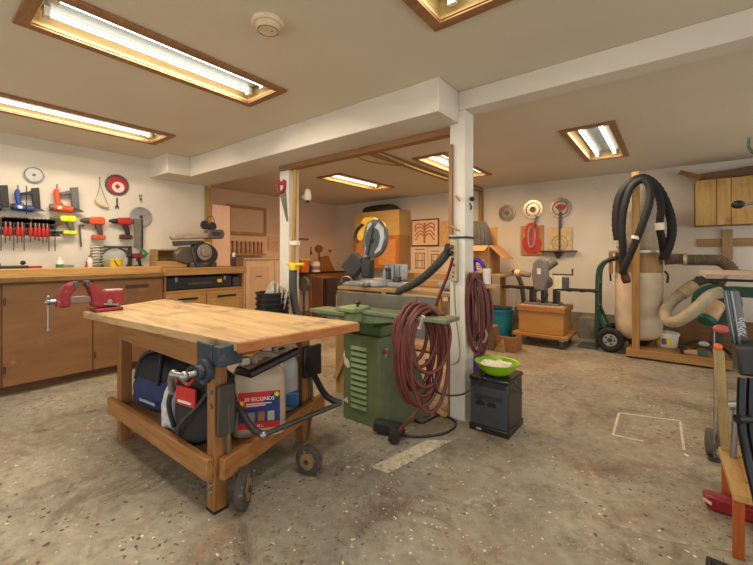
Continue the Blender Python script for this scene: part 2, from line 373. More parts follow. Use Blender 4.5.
# ================================================================== LEFT BENCH
CT = 1.02
t = T('base_cabinet', 'long tan plywood base cabinet under the left bench', 'cabinet', (-4.46, 0, 0))
MB().box(-.62, -.02, -.68, 1.87, .08, .97).build('body', PLYZ, t)
MB().box(-.62, -.06, -.68, 1.87, 0, .08).build('toe_kick', wood((120, 78, 44), (90, 56, 30), 'y'), t)
DPLY = wood((156, 104, 66), (132, 82, 50), 'y', 1.3, stretch=5, dirt=(176, 130, 92), dirtamt=-.4)
for y0, y1 in ((-.68, -.04), (-.03, .575), (.585, 1.215), (1.225, 1.865)):
    d = MB().box(-.02, 0, y0, y1, .085, .955).build('door', DPLY, t, .003)
    if y1 > .58:
        h = MB(); h.cyl((.004, y0+.012, .2), (.004, y0+.012, .26), .008, n=8).cyl((.004, y0+.012, .78), (.004, y0+.012, .84), .008, n=8); h.build('hinge', DSTEEL, d)
    if y0 > 1.2: MB().box(0, .004, 1.5, 1.72, .86, .90).build('pull_slot', mat((70, 52, 40), .7), d)
t = T('worktop', 'thick wooden worktop along the left tool wall', 'worktop', (-4.42, 0, CT))
MB().box(-.66, 0, -.7, 1.86, -.05, 0).build('slab', wood((190, 142, 88), (160, 110, 62), 'y'), t, .004)
MB().box(0, .012, -.7, 1.86, -.045, -.004).build('edge_strip', wood((160, 108, 60), (120, 76, 40), 'y', dirt=(90, 60, 36)), t, .002)
solo('long_plank', MB().box(-.11, .11, -2.38, 0, 0, .065), wood((216, 164, 100), (186, 128, 70), 'y'), 'long light pine plank lying along the front of the left worktop', 'plank', (-4.6, 1.865, CT), bev=.004)
# second bench: slab, tool chest gap, lower cabinet
t = T('base_cabinet', 'low honey wood cabinet with two doors and black pulls under the radial saw', 'cabinet', (-4.46, 1.88, 0))
MB().box(-.62, -.02, 0, 1.0, .08, .80).build('body', wood((190, 134, 78), (160, 104, 56), 'y'), t)
MB().box(-.62, -.06, 0, 1.0, 0, .08).build('toe_kick', OAKY, t)
for y0, y1 in ((.02, .48), (.5, .98)):
    d = MB().box(-.02, 0, y0, y1, .09, .76).build('door', wood((200, 146, 88), (172, 116, 64), 'y'), t, .003)
    MB().box(0, .006, y0+.06, y1-.06, .15, .68).build('door_panel', wood((208, 154, 96), (180, 124, 70), 'y'), d, .004)
    m_ = MB(); m_.bar((.02, y0+.13, .70), (.02, y1-.11, .70), .012, .022).box(0, .02, y0+.13, y0+.14, .69, .71).box(0, .02, y1-.12, y1-.11, .69, .71); m_.build('pull', BLACK, d)
m_ = MB(); m_.box(-.62, 0, .0, .02, .80, .97).box(-.62, -.58, .02, .98, .80, .97).box(-.62, 0, .98, 1.0, .80, .97); m_.build('side_panel', OAKX, t)
t = T('worktop', 'short thick timber slab worktop holding the radial saw', 'worktop', (-4.44, 1.87, .975))
MB().box(-.64, 0, 0, 1.04, 0, .085).build('slab', wood((196, 142, 86), (166, 112, 60), 'y'), t, .005)
MB().box(-.5, -.46, 1.04, 1.18, .02, .04).build('tongue', OAKY, t)
t = T('tool_case', 'long black tool case tucked under the slab worktop', 'tool case', (-4.50, 1.91, .80))
MB().box(-.5, 0, 0, .82, .003, .155).build('shell', mat((34, 34, 36), .4), t, .012)
MB().box(0, .01, .25, .55, .05, .09).build('handle', DGREY, t, .004)
MB().box(0, .004, .62, .68, .07, .11).build('sticker', YELLOW, t)
m_ = MB(); m_.box(0, .01, .1, .13, .10, .15).box(0, .01, .7, .73, .10, .15); m_.build('latch', STEEL, t)
solo('small_box', MB().box(-.06, .06, 0, .1, 0, .12), DGREY, 'small dark battery box beside the long black case', 'box', (-4.56, 2.75, .803), bev=.01)
t = T('wood_crate', 'open pale wooden box behind the radial saw', 'box', (-4.98, 1.97, 1.062))
m_ = MB(); m_.box(-.1, .1, 0, .015, 0, .22).box(-.1, .1, .3, .315, 0, .22).box(-.1, -.085, .015, .3, 0, .22).box(-.085, .1, .015, .3, 0, .015).box(-.085, .1, .015, .3, .205, .22); m_.build('carcass', PINE, t)
for k, (x, y, w) in enumerate(((-4.62, 1.88, .10), (-4.62, 1.70, .16))):
    pass
solo('board_offcut', MB().box(-.09, .09, 0, .34, 0, .075), wood((196, 146, 96), (160, 110, 66), 'y'), 'short thick board offcut lying in front of the small wooden box', 'board', (-4.72, 1.875, 1.062), bev=.004)
solo('board_offcut', MB().box(-.07, .07, 0, .2, 0, .05), wood((170, 120, 76), (140, 92, 52), 'y'), 'brown board end lying on the worktop left of the radial saw', 'board', (-4.9, 1.63, CT+.002), bev=.004)
# radial / miter saw on slab
t = T('radial_saw', 'grey sliding miter saw on the slab worktop at the left wall', 'saw', (-4.72, 2.37, 1.062), RZL); t.scale = (1.12, 1.1, 1.22)
m_ = MB(); m_.lathe([(.14, 0), (.14, .04), (.12, .055)], (0, 0, 0)); m_.box(-.25, .22, -.05, .06, .0, .05); m_.build('base', DSTEEL, t, .005)
m_ = MB(); m_.prism([(-.26, .27), (.14, .30), (.16, .36), (-.24, .34), (-.28, .31)], -.05, .05); m_.build('arm', mat((170, 150, 138), .5), t, .015)
m_ = MB(); m_.prism([(-.24, .21), (.08, .24), (.08, .275), (-.25, .26)], -.035, .035); m_.build('rail', DSTEEL, t, .008)
m_ = MB(); m_.prism([(.10, .29), (.30, .30), (.32, .35), (.30, .40), (.12, .39)], -.06, .06); m_.build('motor_head', mat((88, 84, 80), .5), t, .015)
MB().box(.16, .26, -.064, -.06, .33, .37).build('switch_plate', mat((40, 40, 42), .5), t)
m_ = MB(); m_.cyl((.10, -.02, .44), (.10, .02, .44), .045).cyl((.19, -.02, .43), (.19, .02, .43), .045); m_.cyl((.145, -.03, .40), (.145, .03, .44), .02); m_.build('knob', BLACK, t, .004)
m_ = MB(); m_.tube([(.11, 0, .47), (.14, -.01, .53), (.2, 0, .53), (.22, 0, .47)], .004); m_.build('wire_loop', DSTEEL, t)
m_ = MB()
pl = [(.04, .26)]+[(.03+.19*math.cos(a), .125+.13*math.sin(a)) for a in [math.radians(k) for k in range(80, -110, -15)]]+[(-.05, .03), (-.06, .22)]
m_.prism(pl, -.085, .03); m_.build('blade_guard', mat((46, 44, 42), .45, .3), t, .012)
m_ = MB(); m_.prism([(.11+.05*math.cos(a), .22+.04*math.sin(a)) for a in [k*PI/6 for k in range(12)]], -.055, -.02); m_.build('yellow_tab', YELLOW, t, .006)
m_ = MB(); m_.cyl((.05, -.105, .15), (.05, -.085, .15), .085).cyl((.05, -.13, .15), (.05, -.105, .15), .045); m_.build('motor', mat((140, 132, 120), .5, .3), t, .008)
m_ = MB(); m_.prism([(-.26, .06), (-.12, .02), (-.02, .06), (-.04, .14), (-.1, .21), (-.2, .2), (-.27, .14)], -.10, .0); m_.build('lower_guard', mat((92, 84, 76), .45, .4), t, .02)
m_ = MB(); m_.tube([(-.1, -.12, .2), (-.1, -.15, .08), (-.06, -.16, -.0)], .014); m_.ball((-.06, -.16, .0), .022); m_.build('handle', BLACK, t)
# ================================================================== LEFT WALL TOOLS
def LW(px, py, off=.03): return onX(px, py, XW+off)
def wall_blade(px, py, r, label, col, rim=None, teeth=40, hub=None):
    t = T('saw_disc', label, 'saw blade', LW(px, py, .015), RZL)
    MB().disc(r, -.004, .0, teeth=teeth).build('disc', col, t)
    if rim: MB().ring(r*.80, r*.90, -.007, -.004).build('rim', rim, t)
    MB().disc(r*.16, -.008, -.004).build('hub', hub or DSTEEL, t)
    MB().cyl((0, .01, 0), (0, -.014, 0), .006, n=8).build('nail', DSTEEL, t)
    return t
t = wall_blade(34, 175, .085, 'small dark rimmed circular saw blade high on the tool wall', mat((150, 150, 148), .35, .6), DSTEEL, 44)
t = wall_blade(117, 185, .125, 'toothed circular saw blade painted red on the tool wall', mat((92, 84, 80), .5, .4), None, 26)
MB().disc(.098, -.007, -.004).build('red_face', mat((178, 34, 44), .5), t)
MB().disc(.062, -.010, -.007, (0.01, -.025)).build('label_disc', mat((226, 212, 206), .6), t)
m_ = MB(); m_.prism([(-.03, -.02), (.0, -.05), (.032, -.02), (.002, .012)], -.012, -.010); m_.build('emblem', RED, t)
t = T('open_wrench', 'small black wrench hanging below the red saw blade', 'wrench', LW(117, 203, .02), RZL)
m_ = MB(); m_.bar((0, 0, .06), (0, 0, -.04), .012, .006, (0, 1, 0)); m_.prism([(-.02, -.075), (-.012, -.05), (.012, -.05), (.02, -.075), (.016, -.035), (-.016, -.035)], -.004, .004); m_.build('shank', BLACK, t)
t = wall_blade(141, 217, .125, 'shiny plain circular saw blade behind a hanging saw plate', mat((176, 174, 168), .22, .9), None, 60)
t = T('saw_plate', 'flat grey saw plate with black edge hanging over the shiny blade', 'saw', LW(139, 233, .04), RZL)
MB().box(-.055, .025, -.004, 0, -.18, .17).build('plate', mat((128, 122, 112), .4, .6), t)
MB().box(.025, .042, -.008, .002, -.18, .17).build('edge', BLACK, t)
t = T('speed_square', 'green plastic square hanging at the foot of the saw plate', 'square', LW(143.5, 253, .05), RZL)
m_ = MB(); A = [(-.02, .065), (.055, -.01), (.0, -.065), (-.06, -.02)]; Bq = [(x*.35, z*.35) for x, z in A]
for k in range(4):
    a, b, c_, d_ = A[k], A[(k+1) % 4], Bq[(k+1) % 4], Bq[k]; m_.prism([a, b, c_, d_], -.012, 0)
m_.build('frame', mat((26, 128, 72), .4), t)
def nailer(px, py, s, label, body, dark, flip=1):
    t = T('nail_gun', label, 'nail gun', LW(px, py, .06), RZL); t.scale = (s, s*1.3, s*1.08)
    m_ = MB(); m_.prism([(-.112, .05), (-.09, -.1), (-.05, -.1), (-.055, .05), (-.07, .10), (-.1, .10)], -.02, .02); m_.build('grip', body, t, .012)
    m_ = MB(); m_.cyl((-.12, 0, -.10), (.06, 0, -.11), .042, .036, 16); m_.build('motor_housing', body, t, .008)
    m_ = MB(); m_.cyl((-.145, 0, -.10), (-.115, 0, -.10), .032, .036, 16); m_.build('end_cap', dark, t)
    m_ = MB(); m_.prism([(.035, .125), (.11, .14), (.125, -.10), (.055, -.10)], -.016, .016); m_.build('magazine', dark, t, .006)
    m_ = MB(); m_.prism([(-.06, .06), (.05, .10), (.045, .06), (-.05, .03)], -.018, .018); m_.build('neck', dark, t, .006)
    m_ = MB(); m_.cyl((-.082, 0, .10), (-.082, 0, .145), .008, n=8); m_.build('air_fitting', STEEL, t)
    m_ = MB(); m_.prism([(.03, -.10), (.03, -.125), (.17, -.125), (.13, -.1)], -.014, .014); m_.build('nose', DSTEEL, t)
    m_ = MB(); m_.tube([(-.05, 0, -.045), (-.03, 0, -.06), (-.03, 0, -.08)], .005); m_.build('trigger', BLACK, t)
    m_ = MB(); m_.box(-.09, -.05, -.04, -.034, -.115, -.085); m_.build('sticker', WHITE, t)
nailer(27, 199, .82, 'blue and black nail gun hanging on the tool wall', BLUE, BLACK)
nailer(66, 199, .92, 'orange and grey nail gun hanging on the tool wall', ORANGE, mat((98, 98, 100), .45, .4))
nailer(-6, 197, .84, 'black nail gun at the left edge of the tool wall', BLACK, BLACK)
# thin steel rod over blue nailer
solo('steel_rod', MB().cyl((0, 0, -.14), (0, 0, .14), .004, n=8), BLACK, 'thin dark rod hanging vertically over the blue nail gun', 'rod', LW(26.5, 200, .11), RZL)
# clamp rack
y0, y1 = LW(-8, 225).y, LW(57, 225).y
t = T('clamp_rack', 'dark steel rail rack holding the row of bar clamps', 'rack', (XW, y0, 1.53))
m_ = MB(); m_.box(0, .07, 0, y1-y0, -.012, .012).box(0, .012, 0, y1-y0, -.05, .03); m_.build('rail', mat((56, 50, 48), .6), t)
ORD = ['first', 'second', 'third', 'fourth', 'fifth', 'sixth', 'seventh', 'eighth', 'ninth', 'tenth', 'eleventh', 'twelfth']
def clamp(px, n, lab, kind):
    p = LW(px, 229, .09); p.z = 1.53
    t = T('bar_clamp', lab, 'clamp', p, RZL, 'bar clamps on the wall rack'); L = .17+.05*random.random()
    m_ = MB(); m_.box(-.004, .004, -.004, .004, -L if kind == 'red' else -.28, .04); m_.build('bar', DSTEEL, t)
    m_ = MB(); m_.prism([(-.03, .03), (.02, .05), (.055, .03), (.045, -.005), (-.03, -.02)], -.012, .012); m_.build('head', mat((70, 48, 42), .5), t, .003)
    if kind == 'red':
        m_ = MB(); m_.lathe([(.006, -.035), (.010, -.045), (.018, -.06), (.019, -.125), (.012, -.14)], (.0, -.018, 0), 10); m_.build('handle', RED, t)
        m_ = MB(); m_.cyl((0, -.018, .0), (0, -.018, -.04), .005, n=8); m_.ball((0, -.018, -.03), .009, 8); m_.build('screw', mat((170, 140, 130), .4, .5), t)
    else:
        m_ = MB(); m_.prism([(-.035, -.08), (.06, -.07), (.06, -.10), (.03, -.10), (.045, -.125), (-.03, -.13)], -.012, .012); m_.build('sliding_jaw', BLACK, t, .004)
rp_ = [5.3, 9.8, 17.5, 21.8, 30.3, 35, 38.8, 43, 46.8]
for i, px in enumerate(rp_): clamp(px, i, ORD[i]+' red handled bar clamp from the left on the wall rack', 'red')
clamp(1, 9, 'short dark clamp at the far left end of the wall rack', 'black')
for i, px in enumerate((13.8, 24.2)): clamp(px, i, ('narrow dark bar clamp between the second and third red handles', 'narrow dark bar clamp between the fourth and fifth red handles')[i], 'black')
for i, px in enumerate((49, 55)): clamp(px, i, ('black jawed clamp just right of the last red handle', 'black jawed clamp at the right end of the rack')[i], 'black')
def drill(px, py, s, label, body, dark, batt, rot=0, name='cordless_drill', off=.06):
    t = T(name, label, 'drill', LW(px, py, off), rot=(0, rot, RZL)); t.scale = (s, s, s*(1.22 if batt is not LIME and s > .9 else 1))
    m_ = MB(); m_.prism([(-.04, .035), (.09, .045), (.115, .03), (.115, -.02), (.09, -.035), (-.04, -.03)], -.03, .03); m_.build('motor_housing', body, t, .014)
    m_ = MB(); m_.cyl((-.04, 0, 0), (-.085, 0, 0), .027, .025, 14).cyl((-.085, 0, 0), (-.125, 0, 0), .024, .012, 14); m_.build('chuck', dark, t)
    m_ = MB(); m_.prism([(.02, -.03), (.08, -.03), (.10, -.13), (.055, -.135)], -.018, .018); m_.build('grip', dark, t, .01)
    m_ = MB(); m_.prism([(-.01, -.13), (.115, -.13), (.12, -.175), (-.015, -.175)], -.035, .035); m_.build('battery', batt, t, .008)
    m_ = MB(); m_.prism([(.015, -.035), (.03, -.035), (.035, -.075), (.022, -.07)], -.008, .008); m_.build('trigger', BLACK, t)
    return t
drill(64, 219, .92, 'lime yellow cordless drill hanging beside the clamp rack', LIME, mat((90, 92, 60), .5), LIME)
drill(93, 221, .95, 'orange and black cordless drill hanging above the round saw blade', ORANGE, mat((70, 62, 58), .5), mat((190, 80, 48), .5))
drill(121, 221.5, .95, 'red and black cordless drill hanging right of the orange drill', RED, BLACK, mat((70, 34, 34), .5))
drill(135, 256, .55, 'small red drill resting on the bench beside the green square', DRED, BLACK, BLACK, off=.12).scale = (.72, .7, .85)
t = T('hex_wrench', 'grey bent steel wrench hanging left of the orange drill', 'wrench', LW(81, 235, .03), RZL)
MB().tube([(.03, 0, .10), (0, 0, .105), (-.012, 0, .08), (0, -.01, -.13)], .008).build('rod', mat((90, 84, 80), .4, .6), t)
# strap / rag hanging on a string
t = T('dust_mask', 'cream cloth mask hanging from a nail on thin strings', 'mask', LW(100, 199, .03), RZL)
m_ = MB(); m_.prism([(-.055, .0), (-.03, .02), (.0, -.03), (.05, -.055), (.085, -.06), (.08, -.095), (.03, -.09), (-.02, -.065), (-.05, -.03)], -.02, .0); m_.build('cloth', mat((206, 190, 156), .8), t, .008)
m_ = MB(); m_.tube([(-.04, -.005, .0), (-.01, -.005, .12), (0, 0, .24)], .0025, 5).tube([(.075, -.005, -.06), (.02, -.005, .1), (0, 0, .19)], .0025, 5); m_.build('string', mat((90, 76, 62), .7), t)
MB().cyl((0, .03, .24), (0, -.015, .24), .004, n=8).build('nail', DSTEEL, t)
t = T('keyring', 'small dark key ring hanging above the shiny saw blade', 'keys', LW(140.5, 198, .02), RZL)
m_ = MB(); m_.ring(.012, .017, -.003, .003, (0, .025)); m_.ring(.008, .013, -.003, .003, (.002, -.012)); m_.build('ring', BLACK, t)
m_ = MB(); m_.prism([(-.006, .0), (.008, .0), (.005, -.045), (-.004, -.045)], -.002, .002); m_.build('key', STEEL, t)
# large round blade in dark frame + bucket etc. on bench back
t = T('saw_disc', 'large pale round saw blade in a dark holder behind the yellow tub', 'saw blade', LW(115, 259, .03), RZL)
MB().disc(.135, -.006, 0, (0, -.01), teeth=60).build('disc', mat((196, 194, 188), .35, .5), t)
m_ = MB(); m_.ring(.135, .15, -.02, .0, (0, -.01)); m_.build('rim', mat((70, 62, 60), .5), t)
m_ = MB(); m_.box(-.16, .16, -.03, 0, .125, .15).box(.13, .165, -.03, 0, -.17, .14); m_.build('holder', mat((60, 50, 50), .5), t)
t = T('router_bit_rack', 'grey rack of small steel bits standing left of the round blade', 'rack', LW(97, 254, .10), RZL)
m_ = MB(); m_.box(-.06, -.045, -.02, 0, -.16, .09).box(.03, .045, -.02, 0, -.16, .09); m_.build('frame', mat((110, 104, 96), .4, .5), t)
for k in range(7): MB().cyl((-.065, -.02, -.12+k*.032), (.05, -.03, -.11+k*.032), .011, .007, 8).build('bit', mat((150, 144, 134), .35, .6), t)
t = T('tub', 'small yellow tub with a red stick on the bench', 'tub', (LW(116, 262, .22).x, LW(116, 262, .22).y, CT), 0)
MB().lathe([(.055, 0), (.066, .14), (.072, .14), (.072, .15), (.062, .15), (.052, .01)], n=24).build('bucket', YELLOW, t)
MB().tube([(.075, -.04, .135), (.07, 0, .07), (.066, .05, .02)], .006, 6).build('stick', RED, t)
def bottle(px, py, h, r, label, c, cap, lab=None, off=.18):
    p = LW(px, py, off); t = T('bottle', label, 'bottle', (p.x, p.y, CT))
    MB().lathe([(r, 0), (r, h*.62), (r*.9, h*.72), (r*.4, h*.84), (r*.38, h*.9)]).build('body', c, t)
    MB().lathe([(r*.45, h*.88), (r*.4, h)]).build('cap', cap, t)
    if lab: MB().lathe([(r*1.02, h*.12), (r*1.02, h*.56)], cap=False).build('sticker', lab, t)
bottle(60, 258, .17, .034, 'white glue bottle with a green label on the worktop', WHITE, WHITE, mat((50, 130, 70), .5))
bottle(90, 258, .19, .026, 'white squeeze bottle with a red spout by the bit rack', WHITE, RED, mat((220, 208, 190), .5))
bottle(86.5, 264, .12, .013, 'slim red bottle beside the white squeeze bottle', RED, BLACK)
p = LW(10, 262, .2)
t = T('hand_plane', 'black hand plane lying on the worktop under the clamps', 'plane', (p.x, p.y, CT), RZL)
MB().box(-.13, .13, -.03, .03, 0, .09).build('body', mat((36, 36, 38), .5), t, .01)
MB().ball((.09, 0, .115), .022, 10).build('knob', BLACK, t)
m_ = MB(); m_.prism([(-.11, .09), (-.06, .09), (-.07, .125), (-.12, .13)], -.012, .012); m_.build('tote', BLACK, t, .006)
p = LW(27, 264, .2)
solo('hand_file', MB().box(-.11, .11, -.012, .012, 0, .085), RED, 'red tool grip lying at the back of the worktop', 'tool', (p.x, p.y, CT), RZL, bev=.008)
p = LW(68, 264, .2)
solo('tape_roll', MB().lathe([(.05, 0), (.055, .02), (.05, .085), (.02, .09)], sy=.5), mat((130, 128, 120), .5), 'small grey roll lying beside the green labelled bottle', 'roll', (p.x, p.y, CT), RZL)
# ================================================================== MAIN TABLE
TT = .82
tn, tr, tl, tb = onZ(237, 342, TT), onZ(358, 322, TT), onZ(83, 311.5, TT), onZ(163, 299, TT)
t = T('workbench', 'heavy wooden workbench with scarred top and lower shelf on wheels', 'workbench', (-2.3, 1.2, 0)); O = Vector((-2.3, 1.2, 0))
TOPM = wood((226, 182, 138), (176, 128, 88), 'x', 2.2, dirt=(92, 84, 82), dirtamt=-.05)
poly = [(p-O)[:2] for p in (tn, tr, tb, tl)]
MB().slab(poly, TT-.045, TT).build('top', TOPM, t, .005)
m_ = MB()
e1 = Vector(poly[1])-Vector(poly[0]); nrm = Vector((e1.y, -e1.x)).normalized()*.014
m_.slab([tuple(Vector(poly[0])), tuple(Vector(poly[0])+nrm), tuple(Vector(poly[1])+nrm), tuple(Vector(poly[1]))], TT-.05, TT-.004); m_.build('end_strip', wood((200, 120, 64), (160, 86, 42), 'y'), t, .003)
LA, LB, LC, LD = Vector((-1.70, .955, 0))-O, Vector((-1.90, 1.66, 0))-O, Vector((-2.84, .95, 0))-O, Vector((-3.04, 1.60, 0))-O
LEGM = wood((172, 112, 62), (134, 80, 42), 'z')
for L_ in (LA, LB, LC, LD): MB().box(L_.x-.033, L_.x+.033, L_.y-.033, L_.y+.033, 0, TT-.045).build('leg', LEGM, t, .004)
for L_ in (LA,): MB().box(L_.x-.036, L_.x+.036, L_.y-.036, L_.y+.036, .0, .012).build('foot_plate', BLACK, t)
def rail(a, b, z0, z1, w, off, name, m):
    d = (b-a).normalized(); nn = Vector((d.y, -d.x, 0))*off
    MB().bar(a+nn+Vector((0, 0, (z0+z1)/2)), b+nn+Vector((0, 0, (z0+z1)/2)), w, z1-z0).build(name, m, t, .004)
rail(LC-Vector((.06, 0, 0)), LA+Vector((.05, 0, 0)), .66, .775, .03, .02, 'apron', OAKX)
rail(LA+Vector((0, .05, 0)), LB+Vector((0, 0.05, 0)), .69, .775, .03, .0, 'apron', OAKY)
rail(LD-Vector((.06, 0, 0)), LB+Vector((.05, 0, 0)), .66, .775, .03, -.03, 'apron', OAKX)
rail(LC-Vector((.10, 0, 0)), LA+Vector((.03, 0, 0)), .165, .265, .035, .051, 'shelf_rail', wood((186, 124, 68), (146, 88, 44)))
rail(LA+Vector((0.02, -.03, 0)), LB+Vector((-.02, .14, 0)), .165, .265, .035, .051, 'shelf_rail', wood((186, 118, 62), (146, 82, 40), 'y'))
rail(LD-Vector((.10, 0, 0)), LB+Vector((.03, 0, 0)), .165, .265, .035, -.062, 'shelf_rail', OAKX)
MB().slab([(LC.x-.1, LC.y-.04), (LA.x+.04, LA.y-.04), (LB.x+.04, LB.y+.04), (LD.x-.1, LD.y+.04)], .205, .228).build('shelf', wood((186, 132, 82), (156, 104, 60)), t)
m_ = MB()
for z in (.50, .565, .13, .10): m_.cyl((LA.x+.010, LA.y-.033, z), (LA.x+.010, LA.y-.044, z), .011, n=6)
m_.build('bolt', STEEL, t)
# retractable wheel set (part of the bench)
m_ = MB()
wa = onZ(237, 512); wb = onZ(309, 474)
def wheel(px, py, r, ax, nm='wheel', par=t, orig=O):
    c0 = Vector(px)-orig
    w = MB().cyl(c0-ax*.022, c0+ax*.022, r, n=30).build(nm, mat((64, 60, 54), .85, dirt=(120, 110, 96), dirtamt=.0), par, .008)
    MB().cyl(c0-ax*.026, c0+ax*.026, r*.55, n=20).build('rim', mat((150, 120, 82), .5, .3), w)
    MB().cyl(c0-ax*.034, c0+ax*.034, r*.16, n=10).build('hub', DSTEEL, w)
    return c0
axw = Vector((.75, .66, 0))
c1 = wheel((wa.x, wa.y+.035, .09), 0, .09, axw); axw2 = Vector((.22, -.975, 0))
c2 = wheel((wb.x, wb.y+.0, .078), 0, .078, axw2)
for c0, L_ in ((c1, LA), (c2, LB)):
    m_ = MB()
    m_.tube([c0+Vector((-.03, 0, 0)), Vector((L_.x+.055, L_.y+.03, .22)), Vector((L_.x+.055, L_.y+.02, .50))], .011, spline=False)
    m_.bar(c0+Vector((-.032, 0, -.03)), c0+Vector((-.03, .02, .09)), .05, .006)
    m_.build('caster_fork', mat((110, 90, 70), .5, .4), t)
# foot bar
q1, q2 = onD(263, 435, 1.88)-O, onD(341, 403, 2.28)-O
MB().cyl(q1, q2, .013, n=12).build('foot_bar', DSTEEL, t)
m_ = MB(); m_.ball(q1, .022, 10); m_.build('bar_end', STEEL, t)
m_ = MB(); m_.tube([Vector((LA.x+.05, LA.y+.04, .52)), onD(240, 410, 1.86)-O, onD(252, 428, 1.88)-O, q1], .017); m_.build('lift_arm', mat((58, 52, 48), .5, .3), t)
m_ = MB(); m_.tube([Vector((LB.x+.05, LB.y-.02, .55)), onD(322, 390, 2.3)-O, onD(332, 400, 2.28)-O, q2], .019); m_.build('lift_arm', BLACK, t)
m_ = MB(); m_.box(LB.x+.045, LB.x+.075, LB.y-.05, LB.y+.10, .42, .62); m_.build('bracket', BLACK, t, .01)
m_ = MB(); m_.box(LA.x+.045, LA.x+.065, LA.y-.03, LA.y+.06, .36, .60); m_.build('bracket', mat((70, 66, 60), .5, .3), t, .01)
m_ = MB(); a = onD(250, 374, 1.84)-O; b = onD(297, 351, 2.1)-O; m_.tube([a-Vector((.1, 0, 0)), a, b], .022, spline=False); m_.build('pull_bar', BLACK, t)
# end vise on near corner
p = onD(222, 351, 1.66)
t = T('bench_vise', 'blue grey steel end vise with round boss at the near corner of the workbench', 'vise', (-1.62, .885, .0))
BV = mat((48, 60, 74), .5, .3, dirt=(96, 84, 70), dirtamt=.05)
m_ = MB(); m_.box(-.10, .03, -.02, .0, .655, .81).box(.03, .085, -.015, .10, .715, .805); m_.build('jaw_plate', BV, t, .006)
m_ = MB(); m_.cyl((-.005, -.02, .69), (-.005, -.045, .69), .055, n=26).cyl((-.005, -.04, .69), (-.005, -.07, .69), .033, n=20); m_.build('boss', BV, t, .004)
m_ = MB(); m_.cyl((-.005, -.06, .69), (-.005, -.12, .69), .014).ball((-.005, -.12, .69), .022, 10).cyl((-.005, -.12, .69), (-.07, -.135, .69), .012).ball((-.07, -.135, .69), .02, 10); m_.build('screw', STEEL, t)
m_ = MB(); m_.tube([(-.06, -.13, .69), (-.12, -.12, .665), (-.17, -.10, .61), (-.185, -.09, .57)], [.016, .015, .013, .011], 10); m_.build('handle', STEEL, t)
# red vise
t = T('bench_vise', 'red cast iron bench vise on the left end of the workbench', 'vise', (-3.10, .915, TT)); t.scale = (.78, .78, .88)
VR = mat((128, 30, 40), .45, .1, dirt=(170, 90, 90), dirtamt=-.3)
MB().slab([(-.09, -.09), (.09, -.09), (.09, .12), (-.09, .12)], .001, .028).build('base', VR, t, .008)
m_ = MB(); m_.at((0, 0, 0), (0, 0, PI/2)); m_.prism([(-.10, .045), (-.11, .13), (-.135, .20), (-.155, .235), (-.12, .24), (-.07, .205), (-.03, .16), (.13, .155), (.14, .06), (.10, .045), (.06, .03), (-.04, .03)], -.05, .05); m_.build('fixed_jaw', VR, t, .012)
m_ = MB(); m_.at((0, 0, 0), (0, 0, PI/2)); m_.prism([(-.24, .235), (-.29, .215), (-.33, .15), (-.34, .055), (-.25, .055), (-.25, .13), (-.235, .16), (-.21, .18), (-.205, .23)], -.045, .045); m_.build('moving_jaw', VR, t, .012)
m_ = MB(); m_.box(-.028, .028, -.28, -.08, .075, .13); m_.build('slide', mat((120, 100, 96), .4, .5), t, .006)
m_ = MB(); m_.at((0, 0, 0), (0, 0, PI/2)); m_.prism([(-.20, .24), (-.235, .24), (-.23, .20), (-.205, .20)], -.052, .052); m_.prism([(-.12, .245), (-.15, .24), (-.145, .20), (-.12, .20)], -.052, .052); m_.build('jaw_face', DSTEEL, t, .002)
m_ = MB(); m_.cyl((0, -.33, .10), (0, -.39, .10), .018).ball((0, -.39, .10), .026, 12, (1, .8, .9)); m_.build('screw', STEEL, t)
m_ = MB(); m_.cyl((0, -.385, .13), (0, -.385, -.10), .0075, n=10).ball((0, -.385, -.105), .012, 8).ball((0, -.385, .135), .012, 8); m_.build('handle', STEEL, t)
m_ = MB(); m_.box(-.04, .04, -.0, .13, .156, .168); m_.build('anvil', mat((196, 160, 158), .4, .3), t, .003)
m_ = MB(); m_.bar((.055, -.02, .06), (.06, .09, .045), .01, .012).cyl((.05, .02, .075), (.07, .02, .075), .02, n=12); m_.build('lock_lever', STEEL, t)
solo('wire_offcut', MB().tube([(-.14, 0, .004), (-.05, .02, .005), (.06, -.01, .004), (.14, .02, .004)], .004, 6), mat((120, 108, 92), .5, .4), 'bent wire lying on the back of the workbench top', 'wire', onZ(182, 302, TT+.002))
# bags & jugs under table
def blob(prof, c, sx, sy, seed, amp=.04, n=28):
    rnd = random.Random(seed); mb = MB(); rr = []
    ph = [rnd.uniform(0, 6.28) for _ in range(4)]
    for i, (r, z) in enumerate(prof):
        rr.append([(c[0]+sx*r*math.cos(2*PI*j/n)*(1+amp*math.sin(3*2*PI*j/n+ph[0]+i)+amp*math.sin(7*2*PI*j/n+ph[1]+i*.7)), c[1]+sy*r*math.sin(2*PI*j/n)*(1+amp*math.sin(4*2*PI*j/n+ph[2]+i*.5)), z+.3*amp*r*math.sin(5*2*PI*j/n+ph[3])) for j in range(n)])
    return mb.rings(rr)
S = .23
p = onZ(146, 402, S)
t = T('duffel_bag', 'dark navy duffel bag with black top on the bench shelf', 'bag', (-2.63, 1.13, S), .1); t.scale = (1.1, 1.05, 1.15)
blob([(.85, .004), (1.0, .03), (1.02, .12), (.92, .17)], (0, 0, 0), .25, .15, 3, .03).build('body', mat((34, 48, 92), .75), t)
blob([(.95, .15), (.93, .19), (.82, .24), (.6, .275), (.25, .29)], (.0, 0, 0), .245, .145, 4, .05).build('flap', mat((26, 27, 32), .75), t)
m_ = MB(); m_.tube([(-.12, -.13, .15), (-.10, -.10, .27), (.02, -.06, .315), (.10, -.1, .27), (.12, -.13, .15)], .011); m_.build('strap', mat((40, 42, 48), .7), t)
